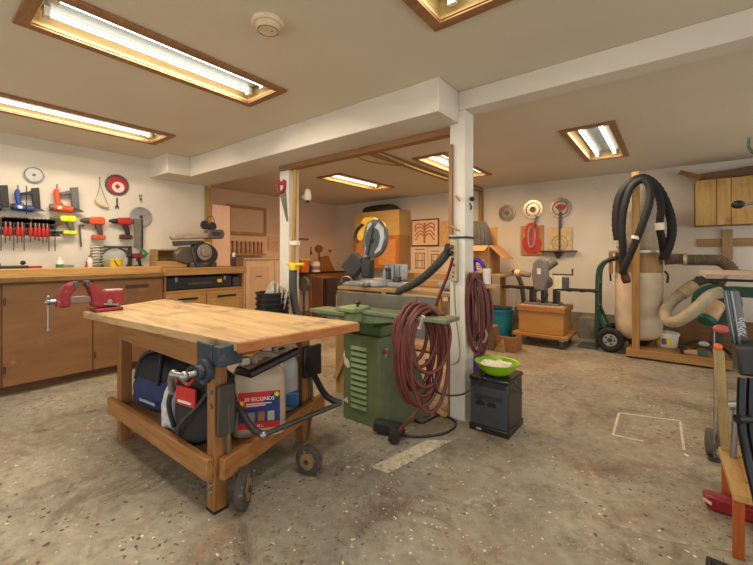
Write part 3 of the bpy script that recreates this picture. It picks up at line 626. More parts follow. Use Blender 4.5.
MB().box(-.03, .13, -.152, -.148, .05, .064).build('stripe', mat((150, 160, 180), .6), t)
t = T('tool_bag', 'black tool bag with red label and tangled straps behind the near leg', 'bag', (-1.99, 1.06, S), .15); t.scale = (1.15, 1, 1.05)
blob([(.8, .004), (1.0, .03), (1.05, .10), (1.0, .2), (.85, .30), (.5, .36), (.15, .38)], (0, 0, 0), .17, .13, 9, .05).build('body', mat((30, 29, 30), .7), t)
m_ = MB(); m_.box(-.04, .09, -.15, -.135, .2, .29); m_.build('label_patch', mat((190, 32, 36), .6), t, .004)
MB().box(-.02, .07, -.155, -.150, .215, .225).build('lettering_strip', WHITE, t)
m_ = MB(); m_.tube([(-.12, -.1, .05), (-.09, -.15, .2), (-.02, -.13, .33), (.06, -.06, .40), (.13, .02, .3)], .012).tube([(-.02, -.15, .05), (.02, -.17, .12), (.1, -.13, .22), (.14, -.05, .34)], .009); m_.build('strap', mat((46, 46, 48), .6), t)
m_ = MB(); m_.tube([(-.03, -.15, .31), (.0, -.16, .34), (.05, -.155, .31), (.09, -.15, .34)], .008); m_.build('cord', RED, t)
solo('plastic_bag', blob([(.7, .004), (1.0, .04), (1.05, .12), (.85, .2), (.5, .26), (.2, .28)], (0, 0, 0), .055, .085, 12, .09), mat((196, 198, 204), .35, var=.2, scale=30), 'crumpled translucent white plastic bag leaning on the black tool bag', 'plastic bag', (-2.20, 1.0, S))
def jug(loc, rz, label, m, W_=.135, D=.105, Hh=.40):
    t = T('jug', label, 'jug', loc, rz)
    def sec(s, z, n=32):
        out = []
        for j in range(n):
            a = 2*PI*j/n; c, s_ = math.cos(a), math.sin(a); k = 5
            rr = (abs(c)**k+abs(s_)**k)**(-1/k); out.append((W_*s*rr*c, D*s*rr*s_, z))
        return out
    m_ = MB(); m_.rings([sec(s_, z) for s_, z in ((.94, 0.003), (1, .02), (1, .05), (.975, .06), (1, .07), (1, Hh*.68), (.97, Hh*.74), (.85, Hh*.82), (.62, Hh*.87), (.5, Hh*.885))]); m_.build('body', m, t)
    m_ = MB(); m_.tube([(-.02, 0, Hh*.86), (-.015, 0, Hh*.97), (.04, 0, Hh), (.10, 0, Hh*.95), (.12, 0, Hh*.80)], .017); m_.build('handle', m, t)
    MB().lathe([(.03, Hh*.86), (.03, Hh*.93), (.026, Hh*.97)], (-.075, 0, 0), 20).build('cap', WHITE, t)
    return t
JUGM = mat((178, 160, 140), .35, var=.06)
p1 = Vector((-1.83, 1.33, S))
t = jug((-1.82, 1.27, S), math.radians(52), 'large cloudy plastic jug with a red and blue cleaner label on the bench shelf', JUGM, .145, .105, .42)
MB().box(-.10, .115, -.108, -.1045, .05, .245).build('label_sheet', mat((190, 30, 40), .5, var=.04), t)
MB().box(-.098, .113, -.1095, -.1078, .085, .165).build('blue_band', mat((26, 44, 110), .5, var=.04), t)
MB().prism([(.0, .165), (.113, .165), (.113, .24), (.08, .24)], -.1093, -.1078).build('blue_corner', mat((26, 40, 100), .5), t)
LW_ = mat((240, 236, 230), .5, var=.02, bump=0)
text(t, 'lettering', '30 SECONDS', (.008, -.1098, .207), .027, LW_)
for k in range(2): MB().box(-.06, .07-k*.03, -.1105, -.1095, .182-k*.010, .186-k*.010).build('small_print', LW_, t)
text(t, 'lettering', '10 L', (.01, -.1098, .065), .02, LW_)
for k, c in enumerate(((120, 130, 110), (150, 90, 60), (170, 170, 150))): MB().box(-.05+k*.05, -.015+k*.05, -.111, -.1094, .09, .14).build('photo_panel', mat(c, .5), t)
for k, (x, z) in enumerate(((-.083, .19), (.098, .228))):
    MB().prism([(x+(.018 if i % 2 else .008)*math.cos(i*PI/8), z+(.018 if i % 2 else .008)*math.sin(i*PI/8)) for i in range(16)], -.1112, -.1096).build('star', mat((240, 210, 40), .5), t)
t = jug((-1.985, 1.535, S), math.radians(52), 'second cloudy plastic jug holding blue liquid behind the labelled jug', mat((168, 168, 164), .3, var=.05), .12, .10, .40)
MB().slab([(-.123, -.103), (.123, -.103), (.123, .103), (-.123, .103)], .02, .13).build('blue_liquid', mat((50, 100, 150), .3), t, .02)
# ================================================================== JOINTER
JT = .825
t = T('jointer', 'green cast iron jointer on a louvred steel cabinet', 'jointer', (-1.75, 2.07, 0)); O = Vector((-1.75, 2.07, 0))
m_ = MB(); m_.hexa([(-.17, 0, 0.002), (.19, 0, 0.002), (.34, .42, 0.002), (-.17, .42, 0.002)], [(-.17, 0, .63), (.16, 0, .63), (.20, .36, .63), (-.17, .36, .63)]); m_.build('cabinet', GREEN, t, .006)
m_ = MB()
for k in range(11):
    z = .10+k*.042; m_.hexa([(-.09, -.002, z), (.06, -.002, z), (.06, .0, z+.028), (-.09, 0, z+.028)], [(-.085, -.014, z+.004), (.055, -.014, z+.004), (.06, -.002, z+.028), (-.09, -.002, z+.028)])
m_.build('louvre', mat((104, 124, 82), .5), t, .003)
MB().prism([(-.165, .47), (-.155, .40), (-.12, .375), (-.10, .39), (-.115, .43), (-.15, .455), (-.155, .50)], -.004, -.001).build('chipped_paint', mat((196, 190, 160), .7), t); MB().prism([(-.168, .13), (-.12, .12), (-.13, .16)], -.004, -.001).build('chipped_paint', mat((196, 190, 160), .7), t)
m_ = MB(); m_.box(-.16, .16, .04, .30, .63, .70).prism([(-.08, .70), (-.12, .76), (.14, .76), (.10, .70)], .0, .28); m_.build('pedestal', mat((86, 106, 66), .5), t, .008)
m_ = MB(); m_.box(-.45, -.06, -.08, .10, .765, .795).prism([(-.45, .765), (-.06, .765), (-.06, .72), (-.2, .73)], -.07, .09); m_.build('infeed_table', mat((104, 116, 86), .5, dirt=(160, 140, 110), dirtamt=-.2), t, .004)
m_ = MB(); m_.box(-.06, .72, -.08, .10, .80, JT).prism([(-.06, .80), (.55, .80), (.15, .74), (-.06, .72)], -.07, .09); m_.build('outfeed_table', mat((104, 116, 86), .5, dirt=(150, 146, 120), dirtamt=-.2), t, .004)
m_ = MB(); m_.box(-.34, .40, .105, .125, .80, .925); m_.build('fence', mat((112, 108, 98), .4, .5), t, .003)
m_ = MB(); m_.box(-.08, .08, -.16, .02, .81, .85).cyl((0, -.07, .74), (0, -.07, .81), .07); m_.build('cutter_guard', mat((116, 134, 92), .5), t, .012)
m_ = MB(); m_.cyl((.05, -.09, .85), (.05, -.09, .87), .01).ball((.05, -.09, .88), .018, 8, (1.4, 1.4, .7)); m_.build('knob', BLACK, t)
m_ = MB(); m_.box(.165, .175, .06, .12, .47, .55); m_.build('switch_box', LGREY, t, .004)
MB().ball((.18, .05, .53), .016, 10).build('stop_button', RED, t)
# dust port nozzle
p = onZ(392, 434)
t = T('dust_nozzle', 'black plastic floor nozzle lying before the green jointer', 'nozzle', (p.x-.0, p.y-.02, 0), math.radians(20))
m_ = MB(); m_.prism([(-.12, .02), (-.11, .09), (.08, .08), (.10, .01), (.02, .005)], -.03, .05); m_.build('mouth', RUBBER, t, .015)
m_ = MB(); m_.tube([(.02, -.0, .05), (.05, -.06, .045), (.055, -.13, .04)], .035, 14); m_.build('neck', RUBBER, t)
# red-brown air hose coil on jointer outfeed
t = T('air_hose', 'coiled red brown rubber air hose hung over the end of the jointer', 'hose', (-1.20, 2.06, JT)); O = Vector((-1.20, 2.06, JT))
HM = mat((100, 46, 38), .5, var=.2)
m_ = MB(); path = []
NL = 11
for i in range(NL):
    k = i/(NL-1); x = -.13+.15*k*1.0+random.uniform(-.01, .01)
    bot = -.30-.28*abs(math.sin(i*1.9))-.03*random.random(); w = .115+.03*random.random(); top = .035+.018*(i % 3)
    for j in range(10):
        a = -PI/2+2*PI*j/10 + PI
        zz = (top+bot)/2+(top-bot)/2*math.sin(a); ss = math.cos(a)*w*(1.0 if zz > -.1 else .95)
        path.append(Vector((x+ss*.55+j*.02/10, ss*.83, zz)))
m_.tube(path, .0125, 8, steps=4); m_.build('coil', HM, t)
m_ = MB(); m_.tube([(-.06, .1, -.3), (-.02, .06, -.5), (-.1, -.02, -.65), (-.22, -.05, -.80)], .0115); m_.build('tail', HM, t)
m_ = MB(); q = onD(421, 323, 2.1)-O; m_.cyl(q+Vector((-.01, 0, -.03)), q+Vector((.015, 0, .04)), .010, n=10).ball(q+Vector((-.01, 0, -.03)), .013, 8); m_.build('brass_coupler', mat((190, 180, 160), .35, .7), t)
# black cord on the floor, clamp bits
w = [onZ(*q)+Vector((0, 0, .008)) for q in ((404, 420), (392, 432), (415, 438), (445, 434), (456, 424), (440, 416), (420, 424), (408, 412))]
c = w[0]; solo('power_lead', MB().tube([q-c for q in w], .008), BLACK, 'black power cord looping on the floor beneath the hose coil', 'cord', c)
w = [onD(432, 372, 2.35), onD(437, 392, 2.4), onD(460, 395, 2.45), onD(476, 385, 2.5), onD(484, 376, 2.6)]
c = w[0]; solo('power_lead', MB().tube([q-c for q in w], .006), BLACK, 'thin black cord drooping between the jointer and the black heater', 'cord', c)
w = [onZ(434, 412)+Vector((0, 0, .02)), onZ(446, 418)+Vector((0, 0, .02))]
solo('wood_scrap', MB().tube([w[0]-w[0], (w[1]-w[0])*.5, w[1]-w[0]], [.02, .025, .018], 8), mat((196, 156, 110), .7), 'short round wood scrap at the foot of the white post', 'wood scrap', w[0])
# ================================================================== BLACK HEATER + BOWL
t = T('space_heater', 'black upright box heater with two dark openings beside the white post', 'heater', (-1.10, 2.48, 0))
MB().box(0, .265, 0, .30, .0, .365).build('case', mat((36, 38, 42), .35), t, .012)
MB().box(.005, .26, -.004, .001, .05, .31).build('front_panel', mat((58, 62, 68), .4, .1), t, .003)
MB().box(-.006, .271, -.006, .306, .345, .375).build('top_cover', mat((24, 24, 27), .25), t, .01)
MB().box(-.006, .271, -.008, .306, .0, .045).build('base', mat((24, 24, 27), .35), t, .008)
m_ = MB()
for cx in (.075, .155):
    m_.prism([(cx+.033*math.cos(a), .185+.033*math.sin(a)) for a in [PI*k/10 for k in range(11)]], -.008, -.0035)
m_.build('opening', mat((8, 8, 9), .6), t)
m_ = MB()
for r in range(4):
    for k in range(12): m_.box(.04+k*.016, .05+k*.016, -.006, -.0035, .225+r*.009, .229+r*.009)
m_.build('grille_dot', mat((15, 15, 16), .6), t)
MB().box(.05, .085, -.011, -.008, .014, .028).build('badge', mat((170, 172, 176), .4, .5), t)
m_ = MB(); m_.tube([(.27, .1, .35), (.30, .08, .33), (.31, .15, .27), (.28, .22, .25)], .004, 6); m_.build('cord', BLACK, t)
bx = Vector((-.955, 2.60, .377))
t = T('bowl', 'lime green plastic bowl of wood shavings on top of the black heater', 'bowl', bx)
MB().lathe([(.06, 0), (.075, .004), (.115, .035), (.145, .085), (.15, .088), (.138, .085), (.108, .04), (.05, .015)], n=36).build('bowl_body', mat((142, 196, 22), .35, var=.05), t)
blob([(.95, .05), (.85, .062), (.5, .078), (.15, .085)], (0, 0, 0), .11, .11, 5, .08).build('shavings', mat((226, 216, 200), .9, var=.2, scale=60), t)
# ================================================================== POST 2 (centre) hung items
PX0, PX1, PY0 = -1.29, -1.17, 2.55
t = T('power_strip', 'beige power strip mounted upright on the white support post', 'power strip', (-1.245, PY0, 1.18))
MB().box(-.028, .028, -.035, -.001, -.165, .14).build('case', mat((176, 166, 136), .5), t, .006)
m_ = MB(); m_.box(-.012, .014, -.040, -.034, -.055, -.035); m_.build('switch', RED, t)
m_ = MB(); m_.ball((-.01, -.045, .085), .017, 10); m_.build('plug', mat((150, 40, 40), .5), t)
m_ = MB(); m_.ball((-.01, -.05, .04), .02, 10); m_.build('plug', BLACK, t)
for z in (-.0, -.10, -.13): MB().box(-.008, .008, -.037, -.0345, z-.008, z+.008).build('socket', mat((110, 100, 80), .6), t)
w = [Vector((-1.245, 2.53, 1.01)), Vector((-1.235, 2.53, .8)), Vector((-1.21, 2.535, .6)), Vector((-1.20, 2.53, .48)), Vector((-1.23, 2.53, .42)), Vector((-1.29, 2.50, .40))]
solo('strip_cable', MB().tube([q-w[0] for q in w], .006), mat((150, 136, 116), .5), 'beige cable dropping down the post from the power strip', 'cable', w[0])
solo('wooden_batten', MB().box(-.015, .015, -.012, .012, -.33, .33), wood((176, 122, 84), (146, 96, 62), 'z'), 'narrow brown batten standing upright against the white post', 'batten', (-1.272, 2.532, 1.69), bev=.002)
m_ = MB(); m_.box(-.068, .068, -.082, .082, -.006, .006)
bm2 = MB(); bm2.box(-.066, .066, -.084, -.078, -.008, .008).box(.061, .067, -.084, .08, -.008, .008).box(-.067, -.061, -.084, .08, -.008, .008); m_.bm.free()
solo('webbing_strap', bm2, BLACK, 'black strap tied around the white post above the power strip', 'strap', (-1.23, 2.625, 1.335), rot=(0, .0, 0))
solo('twig_peg', MB().tube([(0, 0, 0), (.03, -.04, -.02), (.06, -.06, -.05)], .006, 6), mat((170, 110, 66), .6), 'wooden peg sticking out of the post near its top', 'peg', (-1.24, 2.548, 1.64))
solo('twig_peg', MB().tube([(-.02, -.02, 0.03), (.03, -.04, .0), (.07, -.05, -.02)], .007, 6), mat((180, 120, 76), .6), 'crossed wooden peg on the post just above the black strap', 'peg', (-1.26, 2.545, 1.40))
t = T('wall_hook', 'black coat hook screwed on the side of the white post', 'hook', (PX1, 2.63, 1.62))
MB().ball((.02, 0, 0), .018, 10).build('knob', BLACK, t); MB().tube([(.0, 0, -.03), (.012, .0, -.05), (.01, 0, -.08)], .006).build('lower_hook', BLACK, t)
# dark red-brown cable on jointer side going up to strip
w = [onD(452, 258, 2.72), onD(447, 275, 2.6), onD(440, 292, 2.5), onD(435, 305, 2.4)]
for k, cc in enumerate((mat((128, 46, 50), .5), BLACK)):
    d = Vector((.012*k, 0, 0)); solo('hanging_cable', MB().tube([q-w[0] for q in w], .0055), cc, ('dark red cable rising from the jointer to the power strip', 'black cable beside the dark red one rising to the power strip')[k], 'cable', w[0]+d)
# cord bundle on side of post
t = T('extension_cord', 'thick bundle of maroon extension cord hanging on the side of the post', 'cord', (-1.10, 2.60, 1.05)); O = Vector((-1.10, 2.60, 1.05))
m_ = MB(); path = []; CM = mat((100, 52, 54), .55, var=.2)
for i in range(24):
    L_ = .44+.14*random.random(); w_ = .02+.08*random.random(); off = (random.uniform(-.035, .02), random.uniform(-.04, .04))
    for j in range(8):
        a = PI/2+2*PI*j/8
        path.append(Vector((off[0]+math.cos(a)*w_*.95, off[1]+math.cos(a)*w_*.2-.02*math.sin(a), -.5*L_+.0+.5*L_*math.sin(a)+(0 if j else .03*random.random()))))
m_.tube(path, .0085, 6, steps=4); m_.build('coil', CM, t)
m_ = MB(); m_.tube([(.02, 0, -.42), (.06, -.02, -.46), (.08, -.02, -.40), (.05, 0, -.36)], .008); m_.tube([(-.02, 0, -.45), (.0, -.02, -.52), (.02, -.01, -.46)], .007); m_.build('cord_end', mat((140, 120, 100), .5), t)
t = T('wooden_hook', 'wooden peg hook with white tube holding the maroon cord bundle', 'hook', (PX1, 2.63, 1.07))
m_ = MB(); m_.cyl((0, 0, -.01), (.13, -.03, .02), .014, n=12); m_.build('peg', PINE, t)
m_ = MB(); m_.cyl((.14, -.02, -.07), (.14, -.02, .04), .028, n=18); m_.build('white_tube', mat((206, 196, 190), .5), t)
m_ = MB(); m_.box(.08, .22, -.05, .03, -.10, -.075); m_.build('shelf_block', PINE, t, .004)
m_ = MB(); m_.cyl((0.0, .01, -.085), (.1, 0, -.085), .01, n=10); m_.build('lower_peg', PINE, t)
# purple vacuum behind the post
t = T('upright_vacuum', 'purple upright vacuum cleaner standing behind the white post', 'vacuum cleaner', (-1.20, 2.92, 0), .0)
PU = mat((72, 40, 160), .35)
m_ = MB(); m_.box(-.11, .11, -.12, .10, .004, .08); m_.build('base', PU, t, .02)
m_ = MB(); m_.lathe([(.07, .08), (.075, .2), (.07, .34), (.05, .40)], (0, 0, 0), 20); m_.build('dust_bin', mat((84, 66, 170), .3), t)
m_ = MB(); m_.cyl((0, 0.02, .38), (0, .02, .98), .018); m_.build('stem', DGREY, t)
m_ = MB(); m_.tube([(.02, 0.01, .92), (.03, 0, 1.06), (.01, 0, 1.14), (-.04, 0, 1.17), (-.07, 0.02, 1.13), (-.04, .02, 1.0), (0, .02, .92)], .018, 10); m_.build('handle', PU, t)
# ================================================================== POST 1 items
t = T('hand_saw', 'old hand saw with a red handle hanging on the left support post', 'saw', (-3.29, 2.592, 1.84), 0)
m_ = MB(); m_.prism([(-.055, .05), (.045, .07), (.085, -.27), (.07, -.275)], -.003, 0); m_.build('blade', mat((120, 116, 110), .4, .7), t)
m_ = MB()
hp = [(-.085, .17), (-.055, .19), (-.02, .15), (.015, .16), (.03, .20), (.045, .17), (.05, .06), (-.02, .035), (-.07, .05)]; hi = [(-.045, .10), (-.04, .14), (-.01, .125), (.02, .125), (.015, .085), (-.02, .075)]
m_.tube([(x, -.008, z) for x, z in [(-.07, .17), (-.06, .06), (.0, .05), (.035, .08), (.035, .16), (.0, .14), (-.04, .15)]], .017, 8, closed=True); m_.build('handle', mat((150, 44, 52), .5), t)
t = T('sawn_pole', 'long yellow wooden pole leaning on the left support post', 'pole', (-3.13, 2.62, 0), 0)
MB().cyl((-.02, 0, 1.10), (.03, -.01, 2.10), .022, .024, 12).build('shaft', wood((206, 150, 74), (176, 118, 48), 'z'), t)
MB().box(-.05, .06, -.03, .03, 1.31, 1.36).build('white_tie', WHITE, t, .008)
m_ = MB(); m_.box(-.10, .16, -.03, .0, 1.10, 1.13).box(-.04, .05, -.04, .03, 1.05, 1.11); m_.build('yellow_clamp', YELLOW, t, .006)
MB().tube([(-.02, 0, 1.05), (-.02, 0, .85), (.02, 0, .65), (.10, .02, .42), (.14, .04, .2), (.14, .04, .0)], .04, 14).build('grey_hose', mat((74, 76, 74), .6), t)
t = T('spot_lamp', 'small white spotlight fixed behind the left support post', 'lamp', (-3.17, 2.84, 1.86)); t.scale = (.8, .8, .9)
m_ = MB(); m_.lathe([(.02, .09), (.04, .07), (.05, .0), (.045, -.05)], (0, 0, 0), 18); m_.build('shade', WHITE, t)
MB().box(-.1, -.04, -.02, .02, -.02, .02).build('bracket', WHITE, t); MB().lathe([(.03, -.048), (.035, -.075)], n=14).build('lens', BLACK, t)
# bucket stack
t0 = T('step_stool', 'low wooden stool under the stack of black buckets', 'stool', (-3.20, 2.39, 0))
MB().box(-.17, .17, -.16, .16, .17, .24).build('seat', OAKX, t0, .004)
for sx in (-.14, .14):
    for sy in (-.13, .13): MB().box(sx-.02, sx+.02, sy-.02, sy+.02, 0, .17).build('leg', OAKZ, t0)
for k in range(5):
    z = .24+k*.055
    t = T('bucket', ['lowest black bucket of the nested stack', 'second black bucket from the bottom of the nested stack', 'middle black bucket of the nested stack', 'second black bucket from the top of the nested stack', 'topmost black bucket of the nested stack by the post'][k], 'bucket', (-3.20, 2.39, z), 0, 'nested black buckets')
    MB().lathe([(.125, 0), (.155, .36), (.168, .362), (.168, .375), (.152, .375), (.12, .02)], n=28).build('shell', mat((28, 30, 32), .4), t)
t = T('newspaper', 'folded newspaper stuffed in the top black bucket', 'newspaper', (-3.20, 2.39, .56))
NP = mat((196, 190, 176), .8, var=.25, scale=40)
for k in range(4):
    m_ = MB(); m_.at((0, -.03+.02*k, .0), (0, .1*k, -.3+.1*k)); m_.prism([(-.11, .02), (.11, .02), (.12, .40-.02*k), (.02, .37), (-.13, .26+.01*k)], -.004, .004); m_.build('sheet', NP, t)
# ================================================================== FAR LEFT ROOM
def FL(px, py, off=.02): return onX(px, py, XF+off)
a, b = FL(227, 204), FL(265.5, 236)
t = T('picture_frame', 'empty pale wood frame hanging on the far pink lit wall', 'frame', (XF+.02, (a.y+b.y)/2, (a.z+b.z)/2), RZL)
hx, hz = (b.y-a.y)/2, (a.z-b.z)/2; m_ = MB(); k = .055
m_.box(-hx, hx, -.03, 0, hz-k, hz).box(-hx, hx, -.03, 0, -hz, -hz+k).box(-hx, -hx+k, -.03, 0, -hz+k, hz-k).box(hx-k, hx, -.03, 0, -hz+k, hz-k); m_.build('moulding', PINE, t, .004)
MB().box(-hx+k, hx-k, -.012, -.002, -hz+k, hz-k).build('backing', mat((216, 190, 166), .7, var=.03), t)
a, b = FL(227, 252), FL(262, 255)
t = T('wall_shelf', 'narrow wooden ledge with a row of turned pegs on the far wall', 'shelf', (XF, a.y, 1.24))
MB().box(0, .14, 0, .75, -.03, .0).build('board', PINEY, t, .003)
for k in range(8):
    tt = T('chisel', ORD[k]+' upright wooden handled chisel from the left on the far wall ledge', 'chisel', (XF+.08, a.y+.07+k*.088, 1.2402), 0, 'chisels standing on the far ledge')
    MB().lathe([(.016, 0), (.018, .06), (.012, .11), (.018, .19), (.019, .22), (.01, .235)], n=12).build('handle', wood((176, 112, 62), (140, 84, 42), 'z'), tt)
    MB().lathe([(.02, .001), (.02, .02)], n=12).build('ferrule', BRASS, tt)
t = T('tall_cabinet', 'pale cream two door cabinet standing against the far left wall', 'cabinet', (-5.82, 3.75, 0))
CB = mat((214, 192, 168), .55, var=.04)
MB().box(-.46, 0, 0, 1.25, .0, 1.14).build('body', CB, t, .006)
for y0, y1 in ((.03, .61), (.64, 1.22)):
    d = MB().box(0, .02, y0, y1, .06, 1.11).build('door', CB, t, .004)
    m_ = MB(); m_.box(.018, .024, y0+.09, y1-.09, .15, 1.02); m_.build('door_panel', mat((204, 180, 156), .6, var=.03), d, .006)
    m_ = MB(); m_.bar((.035, y0+.2, .84), (.035, y0+.32, .84), .01, .012); m_.build('pull', OAKY, d)
MB().box(-.47, .04, -.02, 1.27, 1.14, 1.165).build('top', CB, t, .004)
p = FL(226, 258, .3)
t = T('spray_bottle', 'small black and white bottle on the end of the slab bench', 'bottle', (-4.62, 2.83, 1.062))
MB().lathe([(.028, 0), (.028, .1), (.012, .13)]).build('body', BLACK, t); MB().lathe([(.016, .125), (.02, .17), (.01, .185)]).build('nozzle', WHITE, t)
p = FL(275, 244)
t = T('paper_note', 'faint drawing on paper pinned to the far wall left of the post', 'drawing', p, RZL)
MB().box(-.16, .16, -.004, 0, -.14, .14).build('sheet', mat((208, 180, 156), .8, var=.03), t)
m_ = MB(); m_.tube([(-.1, -.005, -.03), (-.02, -.005, .05), (.05, -.005, .01), (.1, -.005, .07)], .003, 4).tube([(-.08, -.005, -.08), (0, -.005, -.02), (.06, -.005, -.06)], .003, 4); m_.build('pencil_line', mat((150, 120, 100), .8), t)
solo('wall_bracket', MB().box(-.18, .18, -.02, 0, -.02, .02), mat((150, 100, 70), .6), 'short brown strip fixed on the far wall right of the post', 'strip', FL(302, 239), RZL, bev=.008)
# corner bench
t = T('corner_bench', 'rough wooden bench built into the back left corner', 'bench', (XF, 5.06, 0))
MB().box(.001, .75, 0, 1.40, .72, .84).build('top', wood((150, 92, 52), (116, 66, 34), 'y'), t, .005)
MB().box(.05, .12, .05, .12, 0, .72).build('leg', OAKZ, t); MB().box(.62, .69, .05, .12, 0, .72).build('leg', OAKZ, t)
MB().box(.62, .69, 1.3, 1.37, 0, .72).build('leg', OAKZ, t)
solo('black_tray', MB().box(-.2, .2, -.62, .55, 0, .03), mat((34, 28, 26), .5), 'long black tray lying on the corner bench', 'tray', (-5.85, 5.6, .841), bev=.006)
zt = .872
def CBn(px, x=-5.85): q = onX(px, 270, x); return (q.x, q.y, zt)
t = T('tool_caddy', 'orange box with a yellow lid on the black tray', 'box', CBn(303.5), RZL)
MB().prism([(-.11, 0), (.07, 0), (.09, .24), (-.12, .24)], -.08, .08).build('body', mat((196, 108, 40), .5), t, .006); MB().box(-.14, .12, -.09, .09, .24, .27).build('lid', YELLOW, t, .005)
t = T('bottle', 'black bottle on the tray beside the orange box', 'bottle', CBn(308.5)); MB().lathe([(.055, 0), (.055, .11), (.03, .17), (.02, .2)]).build('body', BLACK, t); MB().lathe([(.025, .2), (.025, .23)]).build('cap', BLACK, t)
t = T('paint_tin', 'white round tin with a purple label on the black tray', 'tin', CBn(315.5)); MB().lathe([(.10, 0), (.10, .17), (.09, .19)]).build('body', WHITE, t); MB().lathe([(.102, .04), (.102, .12)], cap=False).build('sticker', mat((150, 120, 150), .5), t); MB().lathe([(.095, .19), (.095, .205), (.03, .22)]).build('lid', WHITE, t)
solo('wedge_block', MB().prism([(-.17, 0), (.26, 0), (.10, .24), (.06, .34), (-.16, .30)], -.04, .04), wood((170, 110, 58), (140, 84, 42), 'z'), 'tall sloped wooden wedge standing on the tray in the corner', 'wood block', CBn(325.5, -5.86), RZL, bev=.004)
t = T('rope_fan', 'brown fan shaped bundle hanging on the far corner wall', 'ornament', FL(318.5, 250), RZL)
m_ = MB(); m_.prism([(.13*math.cos(a)*(1 if i % 2 else .8), .13*math.sin(a)*.7*(1 if i % 2 else .85)+.03) for i, a in enumerate([2*PI*k/16 for k in range(16)])], -.03, 0); m_.build('head', mat((150, 104, 70), .8), t, .01)
m_ = MB(); m_.bar((0, -.015, -.03), (0.01, -.015, -.20), .025, .02); m_.build('stem', OAKZ, t)
solo('hanging_pliers', MB().tube([(-.02, 0, -.08), (0, 0, 0), (.0, 0, .09)], .01, 6).tube([(.03, 0, -.08), (0, 0, 0)], .01, 6, spline=False), BLACK, 'small dark pliers hanging left of the brown fan bundle', 'pliers', FL(311, 251), RZL)
solo('wall_scraper', MB().prism([(-.06, .03), (.06, .03), (.03, -.02), (.01, -.04), (-.03, -.02)], -.01, 0), mat((130, 84, 60), .6), 'small brown scraper hanging right of the brown fan bundle', 'scraper', FL(330, 251), RZL, bev=.003)
t = T('floor_fan', 'small grey fan standing on the floor of the back corner', 'fan', (-4.95, 4.35, 0))
m_ = MB(); m_.ring(.11, .125, -.03, .03, (0, .72)); m_.disc(.11, -.01, .01, (0, .72)); m_.build('cage', mat((96, 104, 104), .4, .3), t)
m_ = MB(); m_.cyl((0, 0, .02), (0, 0, .60), .02).lathe([(.15, 0.001), (.15, .02), (.03, .04)]); m_.build('stand', DGREY, t)
t = T('brown_box', 'brown wooden box with a dark side below the corner bench', 'box', (-4.72, 4.55, .0), .1)
MB().box(-.14, .10, -.1, .2, .001, .84).build('carcass', wood((140, 86, 52), (110, 64, 36), 'z'), t, .004); MB().box(.10, .19, -.09, .19, .001, .82).build('dark_side', mat((40, 26, 22), .6), t)
# ================================================================== MITER BENCH AND SAW
BT = .905
t = T('miter_bench', 'long plywood bench with pale edge carrying the miter saw', 'bench', (-2.60, 2.72, 0))
MB().box(0, 1.29, 0, .62, BT-.03, BT).build('top', wood((196, 152, 104), (160, 116, 74), dirt=(120, 92, 66), dirtamt=-.1), t, .003)
m_ = MB(); m_.box(.04, .13, .03, .55, 0, BT-.03); m_.build('leg_panel', wood((186, 140, 92), (160, 112, 68), 'z'), t, .003)
m_ = MB(); m_.box(1.18, 1.28, .05, .55, 0, BT-.03); m_.build('leg_panel', wood((186, 140, 92), (160, 112, 68), 'z'), t, .003)
m_ = MB(); m_.box(.2, 1.1, .02, .04, .5, BT-.05); m_.build('grey_panel', mat((116, 120, 118), .6), t)
m_ = MB(); m_.box(.14, 1.18, .40, .55, .28, .30); m_.build('stretcher', OAKX, t)
m_ = MB(); m_.box(.08, .12, -.006, 0, BT-.07, BT-.05); m_.build('light_label', mat((226, 216, 196), .6), t)
t = T('plywood_upright', 'tall plywood upright with a diagonal brace left of the jointer', 'upright', (-2.30, 2.42, 0))
m_ = MB(); m_.box(-.035, .065, 0, .03, 0, .86); m_.build('upright', wood((190, 140, 90), (160, 110, 66), 'z'), t, .002)
m_ = MB(); m_.bar((-.03, -.012, .12), (.09, -.012, .34), .02, .04); m_.build('brace', PINE, t)
# the miter saw
mc = onY(377, 285, 2.97)
t = T('miter_saw', 'yellow and grey compound miter saw with raised head on the bench', 'miter saw', (mc.x, 2.97, BT), math.radians(8)); t.scale = (1.02, 1.02, 1.02)
CAST = mat((150, 154, 156), .45, .3)
m_ = MB(); m_.lathe([(.17, .002), (.17, .05), (.16, .07)], (.02, -.02, 0), 36); m_.prism([(-.34, .0), (-.12, .0), (-.10, .045), (-.22, .05), (-.33, .02)], -.12, .06).prism([(.12, 0), (.34, 0), (.33, .045), (.14, .05)], -.10, .08); m_.build('base', CAST, t, .01)
m_ = MB(); m_.prism([(.03, .06), (.30, .06), (.30, .21), (.06, .21), (.03, .12)], .05, .075).prism([(-.20, .06), (-.08, .06), (-.08, .20), (-.17, .20)], .05, .075); m_.build('fence', mat((156, 162, 166), .4, .4), t, .006)
m_ = MB()
for x in (.10, .16, .22): m_.box(x, x+.006, .045, .052, .10, .20)
m_.build('fence_rib', DSTEEL, t)
m_ = MB(); m_.box(-.03, .03, -.26, -.1, .01, .05); m_.ball((.0, -.28, .035), .028, 10); m_.build('angle_arm', CAST, t, .008)
m_ = MB(); m_.box(.13, .17, -.07, -.02, .05, .15).cyl((.15, -.05, .15), (.15, -.05, .18), .03); m_.box(.22, .28, -.09, -.03, .05, .10); m_.build('work_clamp', DSTEEL, t, .006)
m_ = MB(); m_.cyl((-.11, .02, .06), (-.11, .02, .28), .055, .045); m_.box(-.16, -.06, -.04, .06, .08, .26); m_.build('pivot_housing', mat((42, 44, 46), .5), t, .012)
m_ = MB(); m_.bar((-.13, .02, .24), (-.05, .0, .52), .07, .05, (0, 1, 0)); m_.build('arm', mat((164, 166, 168), .4, .4), t, .012)
tl_ = .16
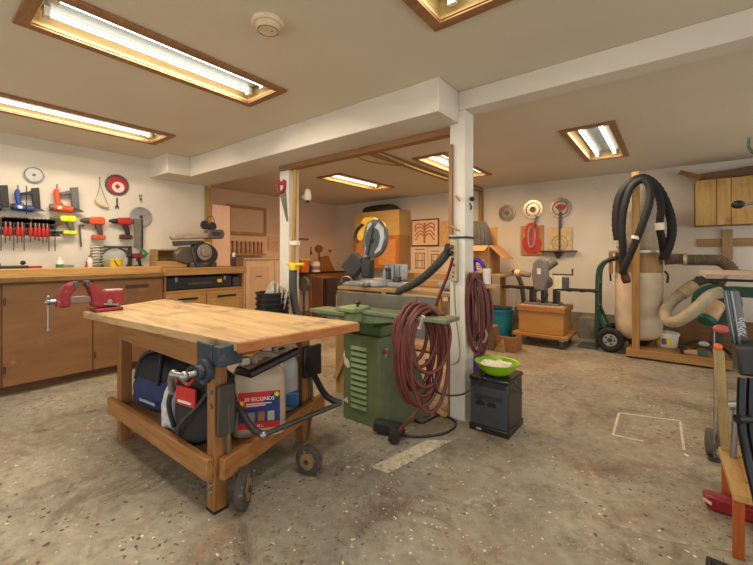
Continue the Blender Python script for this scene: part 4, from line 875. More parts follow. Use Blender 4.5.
def saw_disc_part(nm, mb, m_at, x, y, z, sx, sz, bev=0):
    o = mb.build(nm, m_at, t, bev); o.location = (x, y, z); o.scale = (sx, 1, sz); o.rotation_euler = (0, tl_, 0); return o
saw_disc_part('upper_guard', MB().disc(.185, -.075, -.02, n=44), mat((104, 110, 112), .4, .4), .012, 0, .455, .70, 1, .012)
saw_disc_part('blade', MB().disc(.17, -.092, -.088, teeth=48), mat((78, 80, 80), .35, .6), .035, 0, .445, .68, 1)
m_ = MB(); m_.prism([(.02, .16), (.11, .12), (.15, .02), (.12, -.10), (.04, -.15), (.02, -.13), (.07, -.06), (.08, .02), (.04, .08), (-.03, .10)], -.100, -.085); saw_disc_part('lower_guard', m_, mat((176, 180, 180), .35, .4), .03, 0, .455, .7, 1, .008)
m_ = MB(); m_.cyl((-.02, -.11, .44), (-.02, -.08, .44), .028, n=18).cyl((-.02, -.125, .44), (-.02, -.10, .44), .012); m_.bar((-.06, -.1, .30), (-.0, -.1, .56), .03, .012, (0, 1, 0)); m_.build('blade_bolt', DSTEEL, t)
m_ = MB(); m_.prism([(-.10, .30), (-.06, .28), (.0, .50), (-.01, .62), (-.06, .60), (-.08, .45)], -.09, -.0); m_.build('guard_casting', mat((176, 180, 180), .4, .4), t, .01)
YM = mat((230, 170, 20), .4)
m_ = MB(); m_.prism([(-.20, .44), (-.19, .52), (-.15, .62), (-.12, .665), (-.02, .67), (.0, .635), (-.07, .61), (-.10, .55), (-.11, .46), (-.15, .43)], -.06, .05); m_.build('motor_cover', YM, t, .012)
m_ = MB(); m_.tube([(-.18, -.06, .43), (-.215, -.06, .47), (-.20, -.06, .53), (-.16, -.07, .57), (-.12, -.07, .60)], .014); m_.build('handle', BLACK, t)
m_ = MB(); m_.at((-.27, .02, .20), (.2, .75, .2)); m_.box(-.09, .09, -.07, .07, -.10, .10); m_.build('dust_bag', mat((58, 62, 62), .7), t, .02)
m_ = MB(); m_.cyl((-.18, .02, .24), (-.12, .02, .26), .03); m_.build('dust_spout', BLACK, t)
w = [onY(340, 281, 2.9)]
solo('support_rod', MB().tube([(-.22, 0, .03), (-.20, 0, .075), (-.12, 0, .085), (-.08, 0, .06), (-.08, 0, .03), (.12, 0, .02)], .009), STEEL, 'bent steel clamp handle on the left end of the miter bench', 'clamp', (-2.45, 2.85, BT))
solo('pine_board', MB().box(-.30, .12, -.04, .04, 0, .022), wood((206, 160, 112), (176, 128, 84)), 'short pale board on the miter bench left of the saw', 'board', (-2.42, 3.0, BT+.001), bev=.002)
# black shop hose running up to post
w = [onY(388, 296, 2.78), onY(402, 290, 2.74), onY(420, 280, 2.68), onY(436, 266, 2.60), onY(446, 254, 2.56), onY(449, 246, 2.52)]
solo('shop_hose', MB().tube([q-w[0] for q in w], [.034, .034, .034, .034, .03], 14), mat((62, 66, 64), .55), 'dark shop vacuum hose rising from the bench to the post', 'hose', w[0])
t = T('cardboard_carton', 'long low cardboard carton at the back of the miter bench', 'carton', (-1.93, 3.22, BT))
MB().box(-.22, .45, -.05, .10, 0.001, .13).build('carton_body', CARD, t, .003)
MB().box(-.22, .45, -.052, -.050, .06, .07).build('tape', mat((206, 170, 120), .5), t)
solo('silver_coupler', MB().cyl((-.08, 0, .03), (.08, 0, .03), .03, n=14).cyl((-.03, 0, .03), (.03, 0, .03), .042, n=14), LGREY, 'grey pipe coupler lying on the bench near the post', 'coupler', (-1.50, 2.93, BT+.012))
# ================================================================== BACK WALL
def BW(px, py, off=.02): return onY(px, py, YB-off)
zb = 5.95
t = T('wall_cabinet', 'honey wood wall cabinet with glass like door below the plywood box', 'cabinet', (-5.32, 6.08, .95))
MB().box(0, 1.16, 0, .41, 0, .66).build('body', wood((196, 148, 100), (176, 124, 78), 'x'), t, .004)
for x0, x1 in ((.0, .57), (.59, 1.15)):
    d = MB(); k = .07
    d.box(x0, x1, -.02, 0, 0, k).box(x0, x1, -.02, 0, .66-k, .66).box(x0, x0+k, -.02, 0, k, .66-k).box(x1-k, x1, -.02, 0, k, .66-k)
    d = d.build('door', wood((220, 136, 52), (190, 104, 34), 'z'), t, .003)
    MB().box(x0+k, x1-k, -.01, -.001, k, .66-k).build('pane', mat((206, 150, 96), .5), d)
t = T('plywood_box', 'pale plywood storage box on top of the honey wood wall cabinet', 'box', (-5.32, 6.08, 1.611))
MB().box(0, 1.16, 0, .41, 0, .50).build('carcass', wood((224, 184, 126), (206, 162, 104), 'x'), t, .004)
solo('dark_bundle', blob([(1, .002), (1.05, .05), (.9, .11), (.5, .14)], (0, 0, 0), .45, .12, 8, .06), mat((40, 36, 32), .7), 'flat dark bundle lying on top of the plywood box', 'bundle', (-4.75, 6.25, 2.112))
a, b = BW(411.5, 220), BW(439, 246)
t = T('poster', 'square framed print of spread red brown insect like figures', 'poster', ((a.x+b.x)/2, YB-.012, (a.z+b.z)/2)); w2, h2 = (b.x-a.x)/2, (a.z-b.z)/2
MB().box(-w2, w2, -.012, 0, -h2, h2).build('frame', mat((60, 48, 42), .5), t); MB().box(-w2+.025, w2-.025, -.016, -.010, -h2+.025, h2-.025).build('print', mat((222, 196, 168), .7, var=.04), t)
m_ = MB()
for sx in (-1, 1):
    for zz in (.7, .35, -.1, -.5):
        m_.tube([(0, -.018, zz*h2*.6), (sx*w2*.35, -.018, zz*h2*.6+.06), (sx*w2*.62, -.018, zz*h2*.9), (sx*w2*.72, -.018, zz*h2*.7-.04)], .012, 5)
m_.tube([(0, -.018, h2*.7), (0, -.018, -h2*.75)], .022, 5, spline=False); m_.build('figure', mat((176, 110, 84), .7), t)
a, b = BW(414, 247), BW(428, 272)
for k, (q, lab) in enumerate((((413, 247, 427, 272), 'pencil sketch of a cabinet pinned below the framed print'), ((429, 249, 441, 271), 'pencil sketch of a small table pinned beside the cabinet sketch'))):
    a, b = BW(q[0], q[1]), BW(q[2], q[3]); t = T('sketch', lab, 'drawing', ((a.x+b.x)/2, YB-.008, (a.z+b.z)/2)); w2, h2 = (b.x-a.x)/2, (a.z-b.z)/2
    MB().box(-w2, w2, -.006, 0, -h2, h2).build('sheet', mat((216, 200, 178), .7, var=.03), t)
    m_ = MB(); e = .022
    for x in (-.6, .6): m_.box(x*w2-e/2, x*w2+e/2, -.009, -.006, -h2*.8, h2*.5)
    for z in (.8, .5, -.1, -.7): m_.box(-w2*.7, w2*.7, -.009, -.006, z*h2-.01, z*h2+.01)
    m_.box(-w2*.35, -w2*.25, -.009, -.006, -h2*.6, h2*.4).box(w2*.25, w2*.35, -.009, -.006, -h2*.6, h2*.4); m_.build('drawing', mat((140, 120, 104), .8), t)
a, b = BW(439.5, 222), BW(452, 244)
solo('paper_chart', MB().box(-.15, .15, -.005, 0, -.24, .24), mat((206, 170, 120), .8), 'tan paper chart pinned right of the framed print', 'chart', ((a.x+b.x)/2, YB-.01, 1.63))
# back bench behind the post with boxes
t = T('back_bench', 'narrow timber bench behind the post under the open carton', 'bench', (-3.0, 5.35, 0))
MB().box(0, 1.12, 0, .75, .90, .935).build('top', wood((190, 150, 104), (160, 118, 76)), t, .003)
for x in (.03, .85):
    for y in (.05, .65): MB().box(x, x+.07, y, y+.07, 0, .90).build('leg', PINEZ, t)
MB().box(.1, .85, .05, .09, .55, .70).build('apron', OAKX, t)
t = T('open_carton', 'open cardboard carton with raised flaps on the back bench', 'carton', (-2.42, 5.55, .936))
m_ = MB(); m_.box(-.30, .30, -.10, -.09, 0, .42).box(-.30, .30, .35, .36, 0, .42).box(-.30, -.29, -.09, .35, 0, .42).box(.29, .30, -.09, .35, 0, .42).box(-.29, .29, -.09, .35, 0, .01); m_.build('carton_body', CARD, t)
m_ = MB(); m_.bar((0, -.095, .42), (-.0, -.26, .34), .58, .006, (0, .4, 1)); m_.build('flap', CARD, t)
m_ = MB(); m_.hexa([(.295, -.09, .42), (.30, -.09, .425), (.30, .35, .425), (.295, .35, .42)], [(.52, -.12, .22), (.525, -.12, .225), (.525, .32, .225), (.52, .32, .22)]); m_.build('flap', CARD, t)
m_ = MB(); m_.box(-.1, .26, .355, .36, .42, .72); m_.build('flap', CARD, t)
MB().box(.10, .22, -.104, -.1005, .06, .22).build('shipping_label', mat((220, 206, 184), .6), t)
m_ = MB()
for z in (.09, .12, .17, .20): m_.box(.115, .205, -.106, -.1042, z, z+.012)
m_.build('label_print', mat((110, 90, 74), .7), t)
t = T('pleated_filter', 'dark grey pleated cloth bag stuffed in the open carton', 'filter bag', (-2.44, 5.67, .95))
mb = MB(); n = 48; rr = []
for r, z in ((.24, .01), (.26, .3), (.25, .5), (.22, .68), (.17, .78), (.05, .80)):
    rr.append([((r+(.014 if j % 2 else -.014)*min(1, r*6))*math.cos(2*PI*j/n), .72*(r+(.014 if j % 2 else -.014))*math.sin(2*PI*j/n), z) for j in range(n)])
mb.rings(rr); mb.build('cloth', mat((84, 84, 84), .8, var=.15), t)
# three discs
def back_disc(px, py, r, lab, ringc, centre):
    t = T('saw_disc', lab, 'saw blade', BW(px, py, .015))
    MB().disc(r, -.006, 0, teeth=50).build('disc', mat((160, 154, 146), .25, .9), t)
    MB().ring(r*.62, r*.72, -.010, -.006).build('rim', ringc, t)
    MB().disc(r*.30, -.012, -.006, n=(4 if centre == 'sq' else 30)).build('hub', mat((120, 92, 70), .5), t)
    return t
back_disc(507, 213, .145, 'plain steel saw blade with a brown diamond centre on the back wall', mat((120, 104, 90), .4, .5), 'sq')
back_disc(533, 209.5, .16, 'steel saw blade hanging above the red board on the back wall', mat((110, 100, 92), .4, .5), 'r')
t = back_disc(560.5, 208, .165, 'steel saw blade with a hanging grey holder on the back wall', mat((120, 96, 86), .4, .5), 'r')
MB().box(-.02, .02, -.03, -.012, -.32, -.06).build('holder', DSTEEL, t)
m_ = MB(); m_.prism([(-.08, .01), (-.02, .06), (.09, .03), (.04, -.03)], -.016, -.012); m_.build('emblem', RED, t)
a, b = BW(521, 222), BW(543.5, 255); cxx = (a.x+b.x)/2; czz = (a.z+b.z)/2
t = T('display_board', 'tan board with a red figure eight shape hanging on the back wall', 'board', (cxx, YB-.015, czz)); w2, h2 = (b.x-a.x)/2, (a.z-b.z)/2
MB().box(-w2, w2, -.015, 0, -h2, h2*.75).build('backboard', wood((206, 150, 96), (180, 116, 66), 'z'), t, .003)
m_ = MB(); pl = []
for k in range(40):
    a_ = 2*PI*k/40; rr_ = w2*.93*(1-.22*math.cos(2*a_)**2*0-.0); x = math.sin(a_); z = math.cos(a_)
    wv = w2*.92*(.80 if z > 0 else .95)*abs(x)**.8*(1 if x > 0 else -1); nk = 1-.28*math.exp(-((z-.12)/.22)**2)
    pl.append((wv*nk, z*h2*.93))
m_.prism(pl, -.03, -.015); m_.build('red_shape', mat((186, 44, 42), .45), t)
m_ = MB(); m_.bar((.02, -.035, h2*.45), (.0+.08, -.035, h2*1.3), .02, .05, (0, 1, 0)); m_.build('neck', OAKZ, t)
m_ = MB(); m_.tube([(-.02, -.04, .18), (.05, -.04, .12), (.04, -.04, -.10), (-.03, -.04, -.14), (-.05, -.04, .05)], .014, 6, closed=True); m_.build('silver_clip', LGREY, t)
a, b = BW(548, 228), BW(572, 252); cxx = (a.x+b.x)/2; czz = (a.z+b.z)/2; w2, h2 = (b.x-a.x)/2, (a.z-b.z)/2
t = T('display_board', 'square cream board with a drawn circle above the little shelf', 'board', (cxx, YB-.015, czz))
MB().box(-w2, w2, -.012, 0, -h2, h2).build('backboard', mat((206, 184, 140), .7, dirt=(150, 110, 76), dirtamt=-.2), t)
m_ = MB(); m_.ring(w2*.62, w2*.70, -.015, -.012, (0, -.05)); m_.ring(w2*.35, w2*.40, -.015, -.012, (0, -.05)); m_.build('drawn_circle', mat((150, 140, 120), .6), t)
MB().box(-.012, .012, -.03, -.012, -h2, h2).build('bar', DSTEEL, t)
a, b = BW(541, 250), BW(577, 250)
t = T('wall_shelf', 'thin dark shelf on a black bracket under the cream board', 'shelf', ((a.x+b.x)/2, YB-.001, BW(550, 252).z)); w2 = (b.x-a.x)/2
MB().box(-w2, w2, -.13, 0, 0, .022).build('board', wood((110, 66, 46), (80, 46, 32)), t, .003); m_ = MB(); m_.prism([(-.06, 0), (.06, 0), (.02, -.10), (-.02, -.10)], -.07, 0); m_.build('bracket', BLACK, t, .003)
# right wall cabinet + boards
yc = 6.2
a, b = onY(695, 181, yc), onY(695, 226, yc)
t = T('wall_cabinet', 'knotty brown plank fronted wall cabinet high on the right', 'cabinet', (a.x, yc, b.z))
Hh = a.z-b.z
MB().box(0, 1.6, .0, .29, 0, Hh).build('body', wood((176, 122, 66), (148, 96, 48), 'z'), t, .003)
KP = wood((214, 164, 98), (184, 130, 70), 'z', 2.2, dirt=(130, 82, 40), dirtamt=-.1)
x = 0
for w_ in (.20, .13, .22, .25, .25, .27):
    MB().box(x+.003, x+w_-.003, -.02, 0, .002, Hh-.002).build('plank_door', KP, t, .003); x += w_
a, b = BW(686, 171, .12), BW(753, 166, .12)
t = T('loose_board', 'long dark wooden board resting on top of the plank cabinet', 'board', (a.x, YB-.15, onY(695, 181, yc).z+.004))
m_ = MB(); m_.bar((-.05, .02, .15), (.16, -.06, .04), .10, .06); m_.build('short_board', OAKX, t, .003)
m_ = MB(); m_.bar((.12, .03, .05), (1.5, .03, .16), .05, .10); m_.build('plank', wood((140, 92, 52), (110, 68, 36)), t, .003)
a = BW(697, 243); t = T('wall_batten', 'crossed wooden battens fixed on the wall below the plank cabinet', 'batten', (a.x, YB-.001, a.z))
MB().box(0, 1.2, -.03, 0, -.05, .05).build('rail', wood((186, 138, 92), (156, 108, 66)), t, .003)
c_ = BW(727, 245).x-a.x; MB().box(c_-.05, c_+.05, -.055, -.03, -.22, .16).build('upright', wood((190, 146, 104), (166, 118, 78), 'z'), t, .003)
# ================================================================== BELT MACHINE ON WHEELED BOX
t = T('wheeled_cabinet', 'honey plywood box cabinet on casters under the grey machine', 'cabinet', (-1.64, 5.30, 0))
MB().box(0, .56, 0, .5, .17, .46).build('body', wood((206, 142, 78), (184, 118, 58), 'x', 1.6, stretch=5), t, .004)
MB().box(-.02, .58, -.02, .52, .46, .53).build('top_frame', wood((196, 126, 62), (166, 98, 42)), t, .004)
MB().box(-.07, .62, -.06, .56, .125, .165).build('base_board', wood((200, 136, 74), (172, 108, 52)), t, .004)
for x, y in ((.0, 0), (.54, 0), (0, .5), (.54, .5)):
    w_ = MB().cyl((x-.015, y, .052), (x+.015, y, .052), .05, n=20).build('caster', DGREY, t); m_ = MB(); m_.box(x-.025, x+.025, y-.03, y+.03, .10, .125); m_.build('caster_plate', LGREY, w_)
MB().box(.02, .54, .02, .48, .53, .535).build('sawdust', mat((186, 176, 156), .9, var=.3, scale=40), t)
t = T('bench_grinder', 'grey belt driven bench machine with long side rods on the wheeled box', 'machine', (-1.36, 5.52, .536))
m_ = MB(); m_.box(-.24, .20, -.14, .14, 0, .03); m_.build('bed', mat((120, 114, 104), .5, .3), t, .006)
m_ = MB(); m_.box(-.17, -.13, -.12, .1, .03, .22).box(-.02, .02, -.12, .1, .03, .22).box(.13, .18, -.12, .1, .03, .22); m_.build('support_leg', BLACK, t, .004)
m_ = MB(); m_.prism([(-.11, .23), (-.135, .40), (-.12, .56), (-.07, .63), (0, .64), (.05, .59), (.08, .42), (.05, .22), (.03, .19), (-.08, .19)], -.15, -.06); m_.build('belt_cover', mat((112, 107, 110), .45), t, .025)
MB().box(-.06, -.01, -.154, -.151, .42, .50).build('maker_plate', mat((206, 200, 190), .5), t)
m_ = MB(); m_.cyl((.02, -.05, .50), (.14, -.0, .60), .06, n=18).cyl((.0, -.06, .3), (.0, .1, .3), .09, n=20); m_.build('motor', mat((110, 106, 104), .5, .3), t, .01)
m_ = MB(); m_.cyl((-.16, -.1, .40), (-.30, -.1, .42), .035, .045, 14); m_.build('spindle', mat((130, 120, 108), .5, .3), t); MB().cyl((-.30, -.1, .42), (-.37, -.1, .43), .05, .045, 16).build('wood_knob', mat((206, 180, 130), .6), t)
m_ = MB(); m_.box(.14, .24, -.12, .05, .2, .40); m_.build('guard_box', mat((206, 202, 172), .5), t, .01)
m_ = MB(); m_.box(.24, .30, -.1, .03, .22, .38); m_.cyl((.12, -.08, .42), (.36, -.08, .42), .012).cyl((.36, -.08, .41), (.36, -.08, .50), .012); m_.build('crank', mat((90, 88, 84), .5, .4), t)
for x0, x1, xs_ in ((-.55, -.13, (-.5, -.35, -.2)), (.15, .66, (.30, .45, .60))):
    m_ = MB(); m_.box(x0, x1, -.12, -.08, .208, .235).box(x0, x1, .04, .08, .208, .235)
    for x in xs_: m_.box(x, x+.05, -.12, .08, .20, .215)
    m_.build('side_rod', mat((40, 37, 34), .5, .4), t, .003)
m_ = MB(); m_.tube([(-.05, -.13, .2), (-.1, -.16, .12), (0, -.15, .06), (.08, -.16, .14), (.04, -.14, .2)], .008); m_.build('wiring', BLACK, t)
# teal bucket, plywood offcut box, leaning hose
p = onZ(499, 337)
t = T('bucket', 'teal plastic bucket with a white handle under the back bench', 'bucket', (-2.00, 5.60, 0))
MB().lathe([(.155, 0), (.185, .38), (.20, .385), (.20, .41), (.18, .41), (.15, .02)], n=30).build('shell', mat((22, 120, 142), .4, var=.06), t)
m_ = MB(); m_.tube([(.19, -.02, .39), (.21, 0, .55), (.17, .03, .66), (.1, .05, .72)], .010); m_.build('handle', WHITE, t)
solo('grey_tube', MB().tube([(0, 0, 0), (.0, -.05, .5), (-.04, -.1, .8), (-.14, -.12, .95)], .035, 12), mat((92, 90, 86), .5), 'grey tube leaning between the teal bucket and the wheeled cabinet', 'tube', (-1.80, 6.1, 0.03))
t = T('offcut_box', 'small plywood offcut box with a triangular brace on the floor', 'box', (-1.62, 4.72, 0), math.radians(0))
MB().box(-.14, .12, .0, .02, .001, .19).build('front', wood((186, 124, 76), (156, 96, 54)), t, .002); MB().box(.10, .12, .02, .26, .001, .19).build('side', wood((170, 108, 62), (146, 88, 46), 'y'), t, .002)
MB().prism([(-.14, .002), (.0, .002), (-.03, .16)], -.05, -.001).build('brace', wood((206, 158, 112), (180, 130, 86)), t, .002)
solo('dark_crate', MB().box(-.12, .12, -.1, .1, 0, .30).box(-.10, .10, -.105, -.1, .05, .25), mat((120, 92, 66), .7), 'brown grey crate on the floor behind the maroon cord bundle', 'crate', (-1.88, 4.78, .001), bev=.005)
# ================================================================== HAND TRUCK
HG = mat((22, 74, 56), .4)
t = T('hand_truck', 'dark green hand truck with black tyres against the back wall', 'hand truck', (-.74, 5.56, 0))
m_ = MB()
for y in (0, .32): m_.tube([(0, y, .03), (0, y, .35), (.0, y, .75), (.01, y, 1.0), (.06, y, 1.11), (.13, y, 1.15), (.19, y, 1.17)], .02, 10)
m_.build('rail', HG, t)
m_ = MB()
for z in (.25, .55, .85): m_.cyl((0, 0, z), (0, .32, z), .014, n=10)
m_.bar((0, .0, .52), (.14, .0, .17), .012, .035).bar((0, .32, .52), (.14, .32, .17), .012, .035); m_.cyl((.15, -.06, .155), (.15, .38, .155), .012); m_.build('crossbar', HG, t)
m_ = MB(); m_.tube([(.12, -.001, 1.148), (.19, 0, 1.17), (.23, 0, 1.19)], .026, 10).tube([(.12, .32, 1.148), (.19, .32, 1.17), (.23, .32, 1.19)], .026, 10); m_.build('grip', BLACK, t)
MB().box(-.22, .0, -.02, .34, .004, .014).build('toe_plate', mat((84, 96, 88), .5, .4), t)
for y in (-.06, .38):
    m_ = MB(); m_.at((.15, y, .155)); m_.tube([(.115*math.cos(a), 0, .115*math.sin(a)) for a in [k*PI/8 for k in range(16)]], .038, 12, closed=True, steps=2); w_ = m_.build('wheel', RUBBER, t)
    m_ = MB(); m_.at((.15, y, .155)); m_.disc(.078, -.02, .02); m_.build('rim', mat((170, 168, 160), .35, .5), w_, .004)
    m_ = MB(); m_.at((.15, y, .155)); m_.disc(.028, -.03, .03, n=16)
    for k in range(5): m_.disc(.013, -.024, .024, (.05*math.cos(k*1.2566), .05*math.sin(k*1.2566)), n=10)
    m_.build('hub', DSTEEL, w_)
# ================================================================== DUST COLLECTOR
t = T('dust_collector', 'two bag dust collector on a wooden stand with pale lower bag', 'dust collector', (-.31, 5.72, 0)); O = Vector((-.31, 5.72, 0))
BAG = mat((206, 190, 166), .8, var=.10, scale=5, dirt=(150, 110, 86), dirtamt=-.45)
m_ = MB(); m_.lathe([(.13, .17), (.20, .21), (.24, .28), (.252, .42), (.247, .7), (.252, .9), (.242, 1.03)], n=40); m_.build('lower_bag', BAG, t)
m_ = MB(); m_.lathe([(.247, 1.0), (.247, 1.25), (.23, 1.26)], n=40); m_.build('drum_ring', wood((186, 138, 86), (160, 112, 64), 'z'), t)
m_ = MB(); m_.lathe([(.275, 1.24), (.275, 1.27)], n=36); m_.build('clamp_band', mat((190, 186, 176), .4, .5), t)
mb = blob([(.95, 1.27), (1.05, 1.33), (1.0, 1.40), (.95, 1.55), (.9, 1.75), (.78, 1.90), (.55, 2.02), (.25, 2.08)], (.02, .05, 0), .25, .24, 21, .04); mb.build('upper_bag', mat((168, 158, 142), .8, var=.2, scale=5), t)
m_ = MB(); m_.box(-.045, .03, -.36, -.30, .10, 2.19); m_.build('stand_post', PINEZ, t, .003)
m_ = MB(); m_.box(-.04, .02, -.30, -.27, .9, 1.28); m_.build('stand_cleat', PINEZ, t, .003)
m_ = MB(); m_.box(-.30, -.26, -.16, -.11, .98, 1.26); m_.build('stand_post', OAKZ, t, .003)
m_ = MB(); m_.box(-.10, .82, -.36, .26, .035, .10); m_.box(-.10, .82, -.38, -.36, .02, .11); m_.build('platform', wood((196, 140, 84), (160, 106, 58)), t, .004)
m_ = MB(); m_.box(-.10, -.04, -.34, -.28, 0, .035).box(.74, .8, -.34, -.28, 0, .035).box(-.1, -.04, .18, .24, 0, .035).box(.74, .8, .18, .24, 0, .035); m_.build('foot', BLACK, t)
m_ = MB(); m_.lathe([(.09, .10), (.12, .14), (.15, .175)], n=20); m_.build('bag_support', BLACK, t)
m_ = MB(); m_.tube([(.26, -.06, 1.02), (.29, -.06, .97), (.285, -.06, .88)], .012); m_.tube([(-.27, -.08, 1.02), (-.29, -.08, .97), (-.285, -.08, .88)], .012); m_.build('hook', BLACK, t)
# blower
fc = onY(716, 303, 5.62)-O
m_ = MB(); m_.ring(.13, .21, -.06, .06, (fc.x, fc.z)); m_.disc(.20, -.045, .045, (fc.x, fc.z)); bl = m_.build('blower', mat((18, 70, 52), .4), t, .008)
bl.location = (0, fc.y, 0)
m_ = MB(); m_.box(fc.x+.10, fc.x+.30, fc.y-.05, fc.y+.05, fc.z+.08, fc.z+.19); m_.build('blower_outlet', mat((18, 70, 52), .4), t, .008)
m0 = onY(716, 304, 5.5)-O; m1 = onY(707, 319, 5.36)-O
m_ = MB(); m_.cyl(m0, m1, .085, n=22); m_.build('motor', mat((196, 160, 118), .5), t, .01)
m_ = MB(); m_.cyl(m1, m1+(m1-m0).normalized()*.04, .088, .07, 22); m_.build('motor_cap', mat((20, 96, 84), .4), t)
m_ = MB(); m_.box(fc.x-.03, fc.x+.06, fc.y+.06, fc.y+.12, .10, fc.z); m_.build('blower_stand', DSTEEL, t)
solo('plywood_sheet', MB().box(-.34, .75, 0, .02, 0, .44), wood((150, 96, 54), (120, 72, 38)), 'brown plywood sheet standing behind the dust collector platform', 'plywood sheet', (.40, 6.03, .001), bev=.002)
def hose(name, pix, yb, r, m, label, cuffs=(), rib=.08, ys=None, steps=6):
    w = [onY(p[0], p[1], (ys[i] if ys else yb)) for i, p in enumerate(pix)]; t = T(name, label, 'hose', w[0])
    MB().tube([q-w[0] for q in w], r, 14, steps=steps, rib=rib).build('tube', m, t)
    for a, b_, cm in cuffs:
        A = onY(a[0], a[1], a[2]); B_ = onY(b_[0], b_[1], b_[2]); MB().cyl(A-w[0], B_-w[0], r*1.18, n=18).build('cuff', cm, t)
    return t
BH = mat((16, 16, 18), .75)
CUF = mat((214, 206, 192), .5)
hose('vacuum_hose', [(618, 240), (616, 222), (619, 198), (631, 182), (645, 178), (658, 188), (668, 208), (672, 228), (669, 246), (663, 259)], 5.50, .045, BH, 'outer loop of black vacuum hose draped over the dust collector',
     [((618, 238, 5.5), (618.3, 246, 5.5), CUF)], .05, ys=[5.30, 5.30, 5.30, 5.32, 5.42, 5.45, 5.45, 5.42, 5.42, 5.45], steps=8)
hose('vacuum_hose', [(664, 256), (662, 240), (659.5, 226), (661, 206), (656, 190), (645, 180), (632, 186), (625, 204), (622, 226), (623, 250), (623, 268), (627, 283)], 5.38, .038, BH, 'inner black vacuum hose loop ending in a red tipped nozzle',
     [((659.6, 223, 5.32), (660, 230, 5.32), CUF), ((624.5, 275, 5.22), (626.5, 281, 5.22), mat((90, 30, 28), .5))], .05, ys=[5.5, 5.38, 5.32, 5.32, 5.32, 5.25, 5.22, 5.20, 5.2, 5.2, 5.22, 5.22], steps=8)
hose('vacuum_hose', [(646, 180), (650, 190), (649, 205), (641, 228), (633, 248), (626, 264), (622, 274)], 5.14, .038, BH, 'black vacuum hose crossing diagonally in front of the stand post',
     [((636.5, 236, 5.10), (635.5, 239, 5.10), CUF)], .05, ys=[5.14, 5.14, 5.12, 5.1, 5.1, 5.1, 5.12], steps=8)
GH = mat((108, 98, 78), .5, .1)
hose('duct_hose', [(664, 260), (676, 259), (690, 260), (706, 260), (720, 261), (730, 268), (735, 280)], 5.62, .062, GH, 'ribbed grey brown duct hose running right from the dust collector',
     [((683, 259.5, 5.62), (687, 259.5, 5.62), mat((190, 180, 150), .4, .4))], .10, steps=10)
hose('duct_hose', [(725, 284), (712, 279), (700, 281), (690, 288)], 5.85, .055, mat((96, 90, 70), .6), 'dark olive duct hose curving behind the green blower', (), .08, steps=8)
hose('duct_hose', [(690, 288), (679, 296), (669, 305), (665, 314), (670, 322), (682, 319), (697, 308), (710, 296), (722, 292)], 5.5, .060, mat((168, 158, 134), .55), 'fat beige duct hose looping out from the green blower',
     [((694, 285, 5.84), (681, 294.5, 5.76), mat((206, 186, 140), .5))], .015, ys=[5.83, 5.74, 5.6, 5.45, 5.3, 5.22, 5.22, 5.28, 5.32], steps=6)
# things on the platform
zp = .101
p = onZ(666.5, 346, zp)
t = T('tub', 'white lidded plastic tub with yellow and purple label on the platform', 'tub', (p.x, p.y, zp)); t.scale = (1.02, 1.02, 1.15)
MB().lathe([(.10, 0), (.118, .12), (.118, .13)], n=30).build('tub_body', WHITE, t); MB().lathe([(.127, .12), (.127, .145), (.11, .15)], n=30).build('lid', WHITE, t); MB().ball((0, -.02, .155), .02, 8).build('lump', mat((206, 190, 160), .7), t)
def arc(r, a0, a1, z0, z1, nm, m):
    mb = MB(); vs = [[mb.v((r*math.sin(a), -r*math.cos(a), z)) for z in (z0, z1)] for a in [a0+(a1-a0)*k/8 for k in range(9)]]
    for k in range(8): mb.f([vs[k][0], vs[k+1][0], vs[k+1][1], vs[k][1]])
    mb.build(nm, m, t)
arc(.1165, -.9, .45, .03, .10, 'yellow_label', mat((226, 206, 70), .5)); arc(.1185, -.40, .0, .035, .095, 'purple_spot', mat((110, 90, 160), .5))
solo('scrap_board', MB().box(-.16, .2, -.05, .05, 0, .02), wood((216, 170, 116), (186, 136, 84)), 'pale scrap board lying under the white tub', 'board', (p.x-.0, 5.39, zp), .05, bev=.003) if False else None
for k, (px, w_, h_, c_, lab) in enumerate(((690, .14, .05, (186, 150, 110), 'tan wooden block on the dust collector platform'), (700, .09, .06, (60, 90, 80), 'dull green grip of a tool on the platform'), (683, .06, .09, (36, 34, 32), 'small black container on the platform beside the tan block'))):
    q = onZ(px, 349, zp); solo('tool_block', MB().box(-w_/2, w_/2, -.04, .04, 0, h_), mat(c_, .6), lab, 'block', (q.x, 5.50, zp), .1, bev=.012)
m_ = MB(); m_.tube([(0, 0, .0), (.12, .05, .08), (.25, .02, .10), (.38, .05, .05), (.45, 0, .0)], .016).tube([(.1, -.05, .0), (.2, -.08, .06), (.32, -.06, .02)], .012)
solo('black_cable', m_, BLACK, 'tangle of thick black cable on the dust collector platform', 'cable', (.08, 5.7, zp+.016))
q = onY(703, 342, 5.62); solo('mouse_sander', MB().ball((0, 0, .05), .05, 12, (1, .7, .6)), LGREY, 'grey rounded tool on top of the black cable tangle', 'tool', (q.x, 5.50, q.z-.05))
